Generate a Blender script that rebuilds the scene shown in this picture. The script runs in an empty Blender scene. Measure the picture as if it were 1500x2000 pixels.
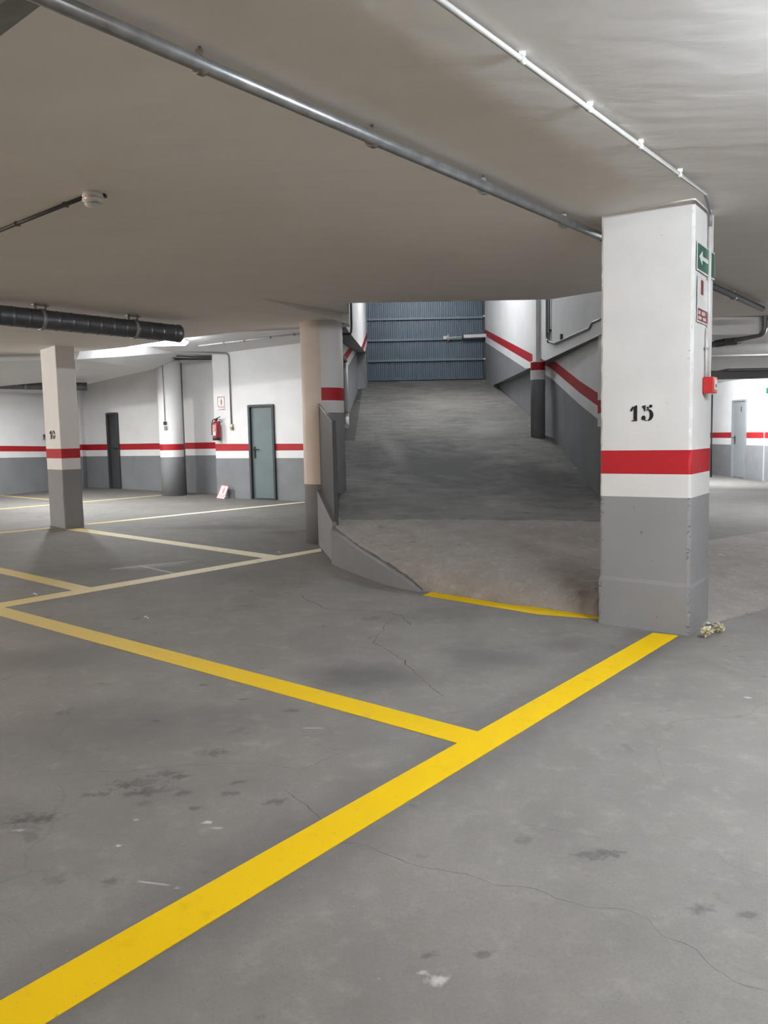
import bpy, bmesh, math, random
from mathutils import Vector, Matrix, noise
random.seed(7)
SC = bpy.context.scene
COL = SC.collection
# ------------------------------------------------------------------ camera model (image taken as 1500x2000)
FPX = 1590.0
CAM = Vector((0, 0, 1.5))
_up = -Vector((345.0, 16700.0, 1590.0)).normalized()
_fw = Vector((0, 0, 1)); _yc = (_fw - _fw.dot(_up) * _up).normalized(); _xc = _yc.cross(_up)
RM = Matrix((_xc, _yc, _up))                      # world = RM @ cam (cam: x right, y down, z forward)
def ray(x, y): return RM @ Vector((x - 750.0, y - 1000.0, FPX))
def proj(p):
    c = RM.transposed() @ (Vector(p) - CAM)
    return 750 + FPX * c.x / c.z, 1000 + FPX * c.y / c.z
SX, SY = -0.025325, 0.008484                      # fall of the floor
def fz(X, Y): return SX * X + SY * Y
def cz(X, Y): return 3.08 + 0.0105 * (X - 1.92) - 0.0248 * (Y - 6.0)   # underside of the near slab
def F(x, y, dz=0.0):                              # a pixel's point on the floor
    d = ray(x, y); t = (dz - CAM.z) / (d.z - SX * d.x - SY * d.y); return CAM + t * d
def C(x, y, off=0.0):                             # a pixel's point on the near ceiling (off below it)
    d = ray(x, y); k = cz(0, 0) - off
    t = (k - CAM.z) / (d.z - 0.0105 * d.x + 0.0248 * d.y); return CAM + t * d
def atY(x, y, Y): d = ray(x, y); return CAM + d * (Y / d.y)
def atZ(x, y, Z): d = ray(x, y); return CAM + d * ((Z - CAM.z) / d.z)
def onp(x, y, P0, P1, off=0.0):                   # a pixel's point on the upright plane through P0, P1
    e = Vector((P1[0] - P0[0], P1[1] - P0[1], 0)).normalized(); n = Vector((e.y, -e.x, 0))
    if n.dot(CAM - Vector((P0[0], P0[1], 0))) < 0: n = -n
    d = ray(x, y); t = (n.dot(Vector((P0[0], P0[1], 0))) + off - n.dot(CAM)) / n.dot(d)
    return CAM + t * d
def zat(P, y):                                    # height at which the upright line through P crosses pixel row y
    lo, hi = -3.0, 9.0
    for _ in range(50):
        m = (lo + hi) / 2
        if proj((P[0], P[1], m))[1] > y: lo = m
        else: hi = m
    return m
def lerp(a, b, t): return a + (b - a) * t
DA = Vector((0.613, 0.790, 0)).normalized(); DB = Vector((-0.790, 0.613, 0)).normalized()
# ------------------------------------------------------------------ materials
def s2l(c):
    return tuple(((v / 255) / 12.92 if v / 255 <= 0.04045 else ((v / 255 + 0.055) / 1.055) ** 2.4) for v in c) + (1,)
MATS = {}
class NT:
    def __init__(s, name, rough=0.6, metal=0.0, spec=0.5):
        s.m = bpy.data.materials.new(name); s.m.use_nodes = True; s.t = s.m.node_tree
        s.b = s.t.nodes['Principled BSDF']; s.b.inputs['Roughness'].default_value = rough
        s.b.inputs['Metallic'].default_value = metal; s.b.inputs['Specular IOR Level'].default_value = spec
        s.g = s.n('ShaderNodeNewGeometry').outputs['Position']
        MATS[name] = s.m
    def n(s, k, **kw):
        o = s.t.nodes.new(k)
        for a, v in kw.items(): setattr(o, a, v)
        return o
    def l(s, a, b): s.t.links.new(a, b)
    def noise(s, scale, detail=4, rough=0.55, vec=None, stretch=None, dist=0.0):
        v = vec or s.g
        if stretch:
            mp = s.n('ShaderNodeMapping'); mp.inputs['Scale'].default_value = stretch; s.l(v, mp.inputs['Vector']); v = mp.outputs['Vector']
        o = s.n('ShaderNodeTexNoise'); o.inputs['Scale'].default_value = scale; o.inputs['Detail'].default_value = detail
        o.inputs['Roughness'].default_value = rough; o.inputs['Distortion'].default_value = dist
        s.l(v, o.inputs['Vector']); return o.outputs['Fac']
    def ramp(s, fac, stops):
        r = s.n('ShaderNodeValToRGB'); e = r.color_ramp.elements
        while len(e) < len(stops): e.new(0.5)
        for i, (p, c) in enumerate(stops):
            e[i].position = p; e[i].color = c if len(c) == 4 else tuple(c) + (1,)
        s.l(fac, r.inputs['Fac']); return r.outputs['Color']
    def mr(s, fac, a, b, c=0.0, d=1.0, smooth=True):
        m = s.n('ShaderNodeMapRange'); m.interpolation_type = 'SMOOTHSTEP' if smooth else 'LINEAR'
        m.inputs['From Min'].default_value = a; m.inputs['From Max'].default_value = b
        m.inputs['To Min'].default_value = c; m.inputs['To Max'].default_value = d
        s.l(fac, m.inputs['Value']); return m.outputs['Result']
    def math(s, op, a, b=None):
        m = s.n('ShaderNodeMath', operation=op)
        for i, v in enumerate((a, b)):
            if v is None: continue
            if isinstance(v, (int, float)): m.inputs[i].default_value = v
            else: s.l(v, m.inputs[i])
        return m.outputs['Value']
    def mix(s, fac, a, b, mode='MIX'):
        m = s.n('ShaderNodeMix', data_type='RGBA', blend_type=mode)
        for i, v in ((0, fac), (6, a), (7, b)):
            if isinstance(v, (int, float)): m.inputs[i].default_value = v
            elif isinstance(v, tuple): m.inputs[i].default_value = v
            else: s.l(v, m.inputs[i])
        return m.outputs[2]
    def color(s, c):
        if isinstance(c, tuple): s.b.inputs['Base Color'].default_value = c
        else: s.l(c, s.b.inputs['Base Color'])
    def bump(s, h, strength=0.3, dist=0.01):
        b = s.n('ShaderNodeBump'); b.inputs['Strength'].default_value = strength; b.inputs['Distance'].default_value = dist
        s.l(h, b.inputs['Height']); s.l(b.outputs['Normal'], s.b.inputs['Normal'])
def grey(v): return (v, v, v, 1)
def paint(name, c, rough=0.65, var=0.10, bump=0.25, spec=0.3, bd=0.004):
    t = NT(name, rough, 0, spec); a = t.noise(2.3, 5); b = t.noise(38, 4)
    lo = tuple(v * (1 - var) for v in c[:3]) + (1,); hi = tuple(min(1, v * (1 + var * 0.5)) for v in c[:3]) + (1,)
    t.color(t.ramp(a, [(0.3, lo), (0.7, hi)])); t.bump(t.math('ADD', b, t.noise(9, 3)), bump, bd); return t.m
def plain(name, c, rough=0.5, metal=0.0, var=0.06):
    t = NT(name, rough, metal); a = t.noise(14, 3)
    t.color(t.ramp(a, [(0.3, tuple(v * (1 - var) for v in c[:3]) + (1,)), (0.7, tuple(min(1, v * (1 + var)) for v in c[:3]) + (1,))])); return t.m
WHITE = paint('wall_white_paint', (0.81, 0.805, 0.80, 1), var=0.05)
GREY = paint('wall_grey_paint', (0.235, 0.24, 0.25, 1), var=0.12)
RED = paint('wall_red_paint', (0.42, 0.016, 0.022, 1), 0.5, 0.10)
PWHITE = paint('pillar_white_paint', (0.72, 0.69, 0.67, 1), bump=0.5, var=0.05)
PGREY = paint('pillar_grey_paint', (0.255, 0.247, 0.25, 1), bump=0.5, var=0.08)
def chipped(name, c, th, corners):
    t = NT(name, 0.65, 0, 0.3); a = t.noise(2.3, 5); sp = t.mr(t.noise(30, 3, 0.6), 0.70, 0.74, 0, 0.8)
    base = t.ramp(a, [(0.3, tuple(v * .93 for v in c[:3]) + (1,)), (0.7, tuple(v * 1.04 for v in c[:3]) + (1,))])
    sep = t.n('ShaderNodeSeparateXYZ'); t.l(t.g, sep.inputs[0]); near = None
    for q in corners:                                     # knocks along the arrises
        dx = t.math('SUBTRACT', sep.outputs[0], q.x); dy = t.math('SUBTRACT', sep.outputs[1], q.y)
        d = t.math('SQRT', t.math('ADD', t.math('MULTIPLY', dx, dx), t.math('MULTIPLY', dy, dy))); near = d if near is None else t.math('MINIMUM', near, d)
    kn = t.math('MULTIPLY', t.mr(near, 0.012, 0.05, 1, 0), t.mr(t.noise(24, 4, 0.65, stretch=(1, 1, 1.6)), th, th + .06))
    sp = t.math('MAXIMUM', sp if th < .6 else t.math('MULTIPLY', sp, 0.3), t.math('MULTIPLY', kn, 0.75))
    t.color(t.mix(sp, base, (0.07, 0.067, 0.062, 1))); t.bump(t.math('SUBTRACT', t.noise(9, 3), sp), 0.5, 0.004); return t.m
PRED = paint('pillar_red_paint', (0.43, 0.017, 0.023, 1), 0.5, 0.08, 0.4)
TAN = paint('column_cream_paint', (0.80, 0.67, 0.58, 1), 0.6, 0.08)
BLACK = plain('black_paint', (0.006, 0.006, 0.006, 1), 0.6)
DOORM = paint('door_green_grey', (0.16, 0.20, 0.205, 1), 0.45, 0.08, 0.08)
DOORD = paint('door_dark_grey', (0.06, 0.066, 0.072, 1), 0.45, 0.08, 0.08)
DOORL = paint('door_light_grey', (0.27, 0.285, 0.295, 1), 0.45, 0.05, 0.08)
GALV = plain('galvanised_steel', (0.27, 0.27, 0.275, 1), 0.36, 0.7, 0.2)
STEEL = plain('dull_steel', (0.20, 0.20, 0.205, 1), 0.4, 0.6, 0.15)
PIPED = paint('pipe_shade_tone', (0.09, 0.09, 0.088, 1), 0.85, spec=0.05)  # for the galvanised pipe's far half, its shade put into the colour
DUCT = plain('spiral_duct_steel', (0.13, 0.135, 0.145, 1), 0.36, 0.75, 0.12)
DARK = plain('dark_rubber', (0.02, 0.02, 0.022, 1), 0.5)
DGREY = plain('dark_grey_paint', (0.05, 0.05, 0.053, 1), 0.5)
CONW = plain('white_conduit', (0.62, 0.61, 0.58, 1), 0.45)
CONG = plain('grey_conduit', (0.24, 0.24, 0.235, 1), 0.42, 0.3)
PLATE = plain('grey_plate_paint', (0.06, 0.058, 0.056, 1), 0.45, 0.2, 0.15)
GATE = plain('gate_blue_grey', (0.085, 0.115, 0.15, 1), 0.42, 0.15, 0.05)
GATER = plain('gate_rail_blue_grey', (0.13, 0.165, 0.20, 1), 0.42, 0.15, 0.05)
REDP = plain('red_plastic', (0.50, 0.022, 0.02, 1), 0.32)
EXTR = plain('extinguisher_red', (0.32, 0.03, 0.03, 1), 0.3)
GREEN = plain('sign_green', (0.018, 0.12, 0.075, 1), 0.25)
SIGNW = plain('sign_white', (0.78, 0.77, 0.75, 1), 0.2)
SIGNR = plain('sign_maroon', (0.22, 0.03, 0.03, 1), 0.3)
SIGNB = plain('sign_brown_red', (0.24, 0.07, 0.045, 1), 0.35)
BEIGE = plain('beige_plastic', (0.55, 0.48, 0.38, 1), 0.4)
BROWN = plain('tarnished_brass', (0.20, 0.165, 0.12, 1), 0.5, 0.4)
PAPER = plain('paper_scrap', (0.75, 0.73, 0.66, 1), 0.8, 0, 0.2)
BALL = NT('dry_paper_ball', 0.9); BALL.color(BALL.ramp(BALL.noise(60, 4), [(0.35, (0.32, 0.26, 0.13, 1)), (0.6, (0.75, 0.70, 0.50, 1))])); BALL = BALL.m
def emit(name, c, s):
    t = NT(name); t.color((0.8, 0.8, 0.8, 1)); t.b.inputs['Emission Color'].default_value = c; t.b.inputs['Emission Strength'].default_value = s; return t.m
LED = emit('red_led', (1, 0.05, 0.05, 1), 3.0)
def yellow(name, fresh, worn, a, b, axis=0, scr=0.35):
    t = NT(name, 0.7, 0, 0.15)
    sp = t.n('ShaderNodeSeparateXYZ'); t.l(t.g, sp.inputs[0])
    base = t.mix(t.mr(sp.outputs[axis], a, b), worn, fresh)
    k = t.mr(t.noise(5.5, 6, 0.7), 0.56, 0.72, 0, scr); base = t.mix(k, base, tuple(v * 0.72 for v in worn[:3]) + (1,))
    k2 = t.mr(t.noise(70, 2, 0.5), 0.66, 0.75, 0, 0.4); base = t.mix(k2, base, (0.25, 0.23, 0.18, 1))
    t.color(base); t.bump(t.noise(120, 3), 0.25, 0.002); return t.m
YF = (0.77, 0.50, 0.002, 1); YW = (0.60, 0.47, 0.20, 1); YP = (0.92, 0.84, 0.64, 1)
YEL = yellow('yellow_line_paint', YF, YF, -9, -8, scr=0.45)
YELB = yellow('yellow_line_paint_half_worn', YF, YW, -3.1, -0.4)
YELW = yellow('yellow_line_paint_worn', YP, YW, -3.4, -2.0)
YELC = yellow('yellow_line_paint_faded', YP, YW, -4.6, -3.4)
# concrete floor, with stains and cracks of their own shape
def concrete(name, dark, light, patches=(), scuffs=(), cracks=True, bump=0.25, grain=1.0, fine=90, dirt=None, groove=None):
    t = NT(name, 0.72, 0, 0.25)
    big = t.noise(0.55, 6, 0.6); mid = t.noise(2.6, 7, 0.62, dist=0.4, stretch=groove); fin = t.noise(fine, 3, 0.6)
    mott = t.math('ADD', t.math('MULTIPLY', big, 0.55), t.math('MULTIPLY', mid, 0.45))
    c = t.ramp(mott, [(0.34, dark), (0.52, tuple((a + b) / 2 for a, b in zip(dark, light))), (0.68, light)])
    c = t.mix(t.mr(fin, 0.3, 0.75, 0, 0.32 * grain), c, tuple(v * 0.55 for v in light[:3]) + (1,))
    sp = t.mr(t.noise(30, 3, 0.5), 0.735, 0.79, 0, 0.4); c = t.mix(sp, c, tuple(min(1, v * 1.7) for v in light[:3]) + (1,))
    ds = t.mr(t.noise(5.0, 3, 0.5), 0.66, 0.73, 0, 0.35); c = t.mix(ds, c, tuple(v * 0.45 for v in dark[:3]) + (1,))
    pit = t.mr(t.noise(150, 2, 0.5), 0.66, 0.72, 0, 0.4); c = t.mix(pit, c, tuple(v * 0.4 for v in dark[:3]) + (1,))
    blot = t.mr(t.noise(9.0, 5, 0.65), 0.5, 0.75, 0, 0.25); c = t.mix(blot, c, tuple(min(1, v * 1.35) for v in light[:3]) + (1,))
    if cracks:
        wob = t.n('ShaderNodeTexNoise'); wob.inputs['Scale'].default_value = 1.7; wob.inputs['Detail'].default_value = 5; t.l(t.g, wob.inputs['Vector'])
        vm = t.n('ShaderNodeVectorMath', operation='MULTIPLY_ADD'); t.l(wob.outputs['Color'], vm.inputs[0]); vm.inputs[1].default_value = (0.55, 0.55, 0); t.l(t.g, vm.inputs[2])
        vo = t.n('ShaderNodeTexVoronoi', feature='DISTANCE_TO_EDGE'); vo.inputs['Scale'].default_value = 0.55; t.l(vm.outputs[0], vo.inputs['Vector'])
        ck = t.math('MULTIPLY', t.mr(vo.outputs['Distance'], 0.0, 0.004, 0.16, 0.0), t.mr(t.noise(0.9, 2), 0.46, 0.6))
        c = t.mix(ck, c, tuple(v * 0.35 for v in dark[:3]) + (1,))
    sep = t.n('ShaderNodeSeparateXYZ'); t.l(t.g, sep.inputs[0])
    wn = t.math('MULTIPLY', t.math('SUBTRACT', t.noise(3.0, 5, 0.6), 0.5), 1.1); wf = t.math('MULTIPLY', t.math('SUBTRACT', t.noise(34, 3, 0.6), 0.5), 2.2)
    for (x, y, ax, ay, rot, amt, col) in patches:          # oil and tyre marks
        dx = t.math('SUBTRACT', sep.outputs[0], x); dy = t.math('SUBTRACT', sep.outputs[1], y)
        ca, sa = math.cos(rot), math.sin(rot)
        u = t.math('ADD', t.math('MULTIPLY', dx, ca / ax), t.math('MULTIPLY', dy, sa / ax)); v = t.math('ADD', t.math('MULTIPLY', dx, -sa / ay), t.math('MULTIPLY', dy, ca / ay))
        d = t.math('ADD', t.math('SQRT', t.math('ADD', t.math('MULTIPLY', u, u), t.math('MULTIPLY', v, v))), wn if ax > 0.2 else wf)
        c = t.mix(t.mr(d, 0.1, 1.0, amt, 0.0), c, col)
    for (x, y, ax, ay, rot) in scuffs:                    # thin whitish scrapes
        dx = t.math('SUBTRACT', sep.outputs[0], x); dy = t.math('SUBTRACT', sep.outputs[1], y)
        ca, sa = math.cos(rot), math.sin(rot)
        u = t.math('ADD', t.math('MULTIPLY', dx, ca / ax), t.math('MULTIPLY', dy, sa / ax)); v = t.math('ADD', t.math('MULTIPLY', dx, -sa / ay), t.math('MULTIPLY', dy, ca / ay))
        d = t.math('ADD', t.math('MAXIMUM', t.math('ABSOLUTE', u), t.math('ABSOLUTE', v)), t.math('MULTIPLY', wn, 0.8))
        c = t.mix(t.mr(d, 0.5, 1.0, 0.5, 0.0), c, (0.62, 0.60, 0.57, 1))
    if dirt:                                              # grime gathered along the long line
        p, q = dirt; e = (q - p).normalized(); nx, ny = -e.y, e.x
        d = t.math('ABSOLUTE', t.math('SUBTRACT', t.math('ADD', t.math('MULTIPLY', sep.outputs[0], nx), t.math('MULTIPLY', sep.outputs[1], ny)), nx * p.x + ny * p.y))
        c = t.mix(t.mr(t.math('ADD', d, t.math('MULTIPLY', wn, 0.25)), 0.08, 0.32, 0.38, 0.0), c, (0.075, 0.07, 0.068, 1))
    t.color(c); t.bump(t.math('ADD', t.math('MULTIPLY', fin, 0.6), mid), bump, 0.006); return t.m
def st(px, py, ax, ay, rot, amt, v=0.07): p = F(px, py); return (p.x, p.y, ax, ay, rot, amt, (v, v * 0.95, v * 0.92, 1))
def scf(px, py, ax, ay, rot): p = F(px, py); return (p.x, p.y, ax, ay, rot)
FLOOR = concrete('floor_concrete', (0.162, 0.151, 0.139, 1), (0.25, 0.234, 0.216, 1),
    patches=[st(715, 1322, 0.55, 0.42, 0.2, 0.62), st(960, 1285, 0.5, 0.5, 0.6, 0.5), st(1110, 1260, 0.4, 0.25, 0.5, 0.4), st(440, 1030, 1.3, 0.5, 0.1, 0.5),
            st(560, 1040, 0.5, 0.4, 0.1, 0.45), st(200, 1110, 1.5, 0.8, 0.3, 0.3), st(80, 1290, 0.9, 0.5, 0.6, 0.4), st(230, 1420, 0.8, 0.5, 0.2, 0.35),
            st(270, 1530, 0.18, 0.08, 0.3, 0.55), st(60, 1600, 0.16, 0.08, 0.2, 0.5), st(330, 1510, 0.09, 0.04, 0.2, 0.6), st(870, 1200, 0.7, 0.4, 0.3, 0.3),
            st(1450, 970, 3.0, 1.0, 0.0, 0.55)] + [st(x, y, a * .85, a * .5, .3, .6) for x, y, a in ((80, 1600, .07), (38, 1603, .06), (175, 1552, .06), (200, 1551, .06), (246, 1534, .07), (262, 1549, .08), (300, 1545, .12), (356, 1516, .07), (420, 1470, .12), (356, 1549, .07), (450, 1550, .07), (466, 1528, .06), (540, 1566, .08), (215, 1722, .06), (385, 1578, .05), (303, 1408, .05), (395, 1338, .06), (475, 1366, .06), (570, 1388, .1), (1462, 1788, .07), (1370, 1775, .07), (1160, 1668, .12), (945, 1862, .05), (842, 1865, .04), (1200, 1668, .08))] +
           [st(852, 1915, .045, .03, .3, .7, .55), st(822, 1900, .02, .012, .3, .6, .5), st(405, 1606, .025, .015, .1, .8, .6), (F(425, 1617).x, F(425, 1617).y, .03, .012, .1, .5, (.5, .48, .46, 1)), st(265, 1601, .018, .012, .1, .8, .6), st(230, 1652, .016, .012, .1, .8, .6), st(345, 1735, .02, .012, .1, .8, .6), st(35, 1622, .03, .015, .1, .6, .55), st(1462, 1362, .03, .02, .1, .6, .6), st(300, 1105, .5, .22, .6, .35, .5)],
    dirt=(F(0, 2004), F(1300, 1239)),
    scuffs=[scf(292, 1104, 0.55, 0.03, 0.66), scf(310, 1113, 0.45, 0.03, 2.4), scf(300, 1725, 0.07, 0.006, -0.2), scf(610, 1422, 0.06, 0.006, 0.0)])
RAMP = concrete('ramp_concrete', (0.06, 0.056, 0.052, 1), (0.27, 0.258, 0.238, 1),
    patches=[(0.9, 12.2, 1.5, 2.6, 0.0, 0.95, (0.036, 0.034, 0.032, 1)), (2.2, 11.6, 0.7, 1.7, 0.0, 0.75, (0.045, 0.043, 0.042, 1)), (-0.2, 12.5, 0.4, 2.0, 0.0, 0.45, (0.05, 0.048, 0.046, 1)), (1.3, 18.6, 1.5, 3.2, 0.0, 0.24, (0.40, 0.37, 0.32, 1)), (0.15, 13.6, 0.22, 2.2, 0.1, 0.28, (0.33, 0.315, 0.29, 1)), (1.9, 15.0, 0.5, 0.7, 0.0, 0.35, (0.33, 0.315, 0.29, 1))],  # ramp toned darker low down, with lighter patches higher up
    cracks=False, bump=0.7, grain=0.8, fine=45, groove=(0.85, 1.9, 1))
APRON = concrete('rough_concrete', (0.22, 0.192, 0.172, 1), (0.43, 0.385, 0.35, 1), cracks=False, bump=1.0, grain=1.8, fine=38)
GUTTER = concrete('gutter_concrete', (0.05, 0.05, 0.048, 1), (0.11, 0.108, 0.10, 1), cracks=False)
def plaster(name, c, var=0.05):
    t = NT(name, 0.75, 0, 0.2)
    sw = t.noise(1.3, 5, 0.55, stretch=(1.0, 1.0, 1.0), dist=0.8); st_ = t.noise(2.2, 4, 0.5, stretch=(0.8, 2.6, 1))
    t.color(t.ramp(t.math('MULTIPLY', t.math('ADD', sw, st_), 0.5), [(0.35, tuple(v * (1 - var) for v in c[:3]) + (1,)), (0.65, c)]))
    t.bump(t.math('ADD', t.math('MULTIPLY', t.noise(80, 2), 0.04), t.math('ADD', sw, st_)), 0.2, 0.03); return t.m
CEIL = plaster('ceiling_plaster', (0.86, 0.82, 0.78, 1))
CEILW = plaster('ceiling_white_plaster', (0.70, 0.70, 0.70, 1))
# ------------------------------------------------------------------ mesh helpers
class MB:
    def __init__(s): s.bm = bmesh.new(); s.mi = 0
    def face(s, pts):
        f = s.bm.faces.new([s.bm.verts.new(p) for p in pts]); f.material_index = s.mi; return f
    def hexa(s, lo, hi):                      # two matching loops, closed
        a = [s.bm.verts.new(p) for p in lo]; b = [s.bm.verts.new(p) for p in hi]; n = len(a)
        fs = [s.bm.faces.new(a[::-1]), s.bm.faces.new(b)]
        for i in range(n): fs.append(s.bm.faces.new((a[i], a[(i + 1) % n], b[(i + 1) % n], b[i])))
        for f in fs: f.material_index = s.mi
    def box(s, c, size, rot=None):
        c = Vector(c); h = Vector(size) / 2; m = rot or Matrix.Identity(3)
        P = lambda x, y, z: c + m @ Vector((x * h.x, y * h.y, z * h.z))
        q = ((-1, -1), (1, -1), (1, 1), (-1, 1))
        s.hexa([P(x, y, -1) for x, y in q], [P(x, y, 1) for x, y in q])
    def tube(s, pts, r, n=12, caps=True):
        pts = [Vector(p) for p in pts]; rings = []; up = None
        for i, p in enumerate(pts):
            d = ((pts[min(i + 1, len(pts) - 1)] - pts[max(i - 1, 0)])).normalized()
            if up is None:
                up = Vector((0, 0, 1)) if abs(d.z) < 0.9 else Vector((1, 0, 0))
            u = (up - up.dot(d) * d).normalized(); up = u; v = d.cross(u)
            rr = r[i] if isinstance(r, (list, tuple)) else r
            rings.append([s.bm.verts.new(p + rr * (math.cos(2 * math.pi * k / n) * u + math.sin(2 * math.pi * k / n) * v)) for k in range(n)])
        for a, b in zip(rings, rings[1:]):
            for k in range(n):
                f = s.bm.faces.new((a[k], a[(k + 1) % n], b[(k + 1) % n], b[k])); f.smooth = True; f.material_index = s.mi
        if caps:
            for q in (rings[0][::-1], rings[-1]): s.bm.faces.new(q).material_index = s.mi
    def lathe(s, prof, c=(0, 0, 0), n=24, rot=None):
        c = Vector(c); m = rot or Matrix.Identity(3); rings = []
        for r, z in prof: rings.append([s.bm.verts.new(c + m @ Vector((r * math.cos(2 * math.pi * k / n), r * math.sin(2 * math.pi * k / n), z))) for k in range(n)])
        for a, b in zip(rings, rings[1:]):
            for k in range(n):
                f = s.bm.faces.new((a[k], a[(k + 1) % n], b[(k + 1) % n], b[k])); f.smooth = True; f.material_index = s.mi
        for q in (rings[0][::-1], rings[-1]): s.bm.faces.new(q).material_index = s.mi
    def slab(s, pts, vec):                    # outline swept along vec
        v = Vector(vec); s.hexa([Vector(p) for p in pts], [Vector(p) + v for p in pts])
    def build(s, name, mats, parent=None, bevel=0.0, origin=None, merge=True, auto=None):
        if merge: bmesh.ops.remove_doubles(s.bm, verts=s.bm.verts, dist=1e-5)
        bmesh.ops.recalc_face_normals(s.bm, faces=s.bm.faces)
        me = bpy.data.meshes.new(name)
        o = bpy.data.objects.new(name, me); COL.objects.link(o)
        if origin is None:
            if parent is None and len(s.bm.verts):
                xs = [v.co for v in s.bm.verts]; origin = Vector((sum(v.x for v in xs) / len(xs), sum(v.y for v in xs) / len(xs), min(v.z for v in xs)))
            else: origin = Vector((0, 0, 0))
        if parent is not None:
            inv = WM(parent).inverted(); s.bm.transform(inv); o.parent = parent
        else:
            origin = Vector(origin); s.bm.transform(Matrix.Translation(-origin)); o.location = origin
        s.bm.to_mesh(me); s.bm.free()
        for m in (mats if isinstance(mats, (list, tuple)) else [mats]): me.materials.append(m)
        if bevel:
            b = o.modifiers.new('bevel', 'BEVEL'); b.width = bevel; b.segments = 2; b.limit_method = 'ANGLE'; b.angle_limit = 0.7
        return o
def WM(o):
    m = Matrix.Translation(o.location) @ o.rotation_euler.to_matrix().to_4x4()
    return (WM(o.parent) @ m) if o.parent else m
def thing(name, loc, label, cat, group=None):
    o = bpy.data.objects.new(name, None); COL.objects.link(o); o.location = loc; o.empty_display_size = 0.1
    return tag(o, label, cat, group)
def tag(o, label, cat, group=None):
    o['label'] = label; o['category'] = cat
    if group: o['group'] = group
    return o
def struct(o, label=None, cat=None):
    o['kind'] = 'structure'
    if label: o['label'] = label
    if cat: o['category'] = cat
    return o
def basis(d, up=(0, 0, 1)):                   # matrix whose local z runs along d
    d = Vector(d).normalized(); u = Vector(up)
    if abs(d.dot(u)) > 0.98: u = Vector((1, 0, 0))
    x = u.cross(d).normalized(); y = d.cross(x); return Matrix((x, y, d)).transposed()
def bend(pts, r=0.05, n=5):                   # round the corners of a run of pipe
    pts = [Vector(p) for p in pts]; out = [pts[0]]
    for a, b, c in zip(pts, pts[1:], pts[2:]):
        k = min(r, (a - b).length * 0.45, (c - b).length * 0.45); p = b + (a - b).normalized() * k; q = b + (c - b).normalized() * k
        for i in range(n + 1):
            t = i / n; out.append((1 - t) ** 2 * p + 2 * t * (1 - t) * b + t * t * q)
    out.append(pts[-1]); return out
# ------------------------------------------------------------------ FLOOR
m = MB(); q = [(-18, -8), (15, -8), (15, 26), (-18, 26)]
m.hexa([(x, y, fz(x, y) - 0.3) for x, y in q], [(x, y, fz(x, y)) for x, y in q])
CRACKS = [([(640, 1640), (700, 1648), (760, 1670), (830, 1695), (910, 1705), (965, 1728), (1030, 1735), (1100, 1758), (1150, 1776), (1220, 1778), (1260, 1795), (1300, 1825), (1360, 1855), (1400, 1895), (1430, 1915), (1520, 1935)], .0035),
    ([(553, 1540), (575, 1560), (600, 1572), (622, 1602)], .005), ([(690, 1462), (640, 1482), (600, 1500), (580, 1503)], .003), ([(100, 1512), (170, 1508), (250, 1506), (330, 1497), (430, 1492), (520, 1490), (580, 1503)], .003),
    ([(585, 1160), (600, 1172), (640, 1190), (700, 1193), (760, 1195), (785, 1203), (805, 1222)], .012), ([(752, 1222), (735, 1245), (730, 1255), (765, 1275), (790, 1290), (800, 1305), (830, 1330), (868, 1362)], .008),
    ([(770, 1205), (752, 1222)], .006), ([(1010, 1610), (1100, 1622), (1180, 1640)], .002), ([(0, 1328), (60, 1312), (160, 1288)], .004), ([(870, 1395), (960, 1382), (1060, 1352)], .003)]
m.mi = 1
for pts, wd in CRACKS:
    P = [F(x, y) for x, y in pts]; fine = []
    for p, q in zip(P, P[1:]):
        k = max(2, int((q - p).length / 0.03)); fine += [p.lerp(q, i / k) for i in range(k)]
    fine.append(P[-1]); wob = [p + Vector((.022 * noise.noise((p.x * 9, p.y * 9, 1)) + .008 * noise.noise((p.x * 40, p.y * 40, 1)), .022 * noise.noise((p.x * 9, p.y * 9, 5)) + .008 * noise.noise((p.x * 40, p.y * 40, 6)), 0)) for p in fine]
    prev = None
    for i, p in enumerate(wob):
        d = (wob[min(i + 1, len(wob) - 1)] - wob[max(i - 1, 0)]).normalized(); n_ = Vector((-d.y, d.x, 0)) * wd * (.35 + .65 * abs(noise.noise((p.x * 14, p.y * 14, 9))) * 2) * (0.3 if i in (0, len(wob) - 1) else 1) / 2
        cur = [m.bm.verts.new((v.x, v.y, fz(v.x, v.y) + .0002)) for v in (p + n_, p - n_)]
        if prev: m.bm.faces.new((prev[0], cur[0], cur[1], prev[1])).material_index = 1
        prev = cur
struct(m.build('floor', [FLOOR, plain('crack_dirt', (0.07, 0.066, 0.062, 1), 0.9)], merge=False), 'grey worn concrete floor of the parking level', 'floor')
# raised rough floor to the right, beyond the joint beside pillar 15
a, b = F(1380, 1222), F(1500, 1190); sl = (b.y - a.y) / (b.x - a.x)
def hR(e): t = max(0, min(1, e / 3.2)); return 0.012 * (e > 0) + 0.15 * t * t * (3 - 2 * t)
m = MB(); xs = [2.42 + 0.06 * i for i in range(40)] + [4.9 + 0.6 * i for i in range(17)]
es = [0, 0.02] + [0.06 * i for i in range(1, 60)] + [3.6 + 1.2 * i for i in range(17)]
vs = []
for x in xs:
    r = []
    for i, e in enumerate(es):
        y = a.y + sl * (x - a.x) + e + 0.015 * noise.noise((x * 9, e * 3, 0)) * (e < 0.1)
        rough = 1 if e < 2.6 else 0
        z = fz(x, y) + hR(e) + (0.006 * noise.noise((x * 11, y * 11, 1)) * rough if e > 0 else -0.02)
        r.append(m.bm.verts.new((x, min(y, 25.9), z)))
    vs.append(r)
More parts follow.
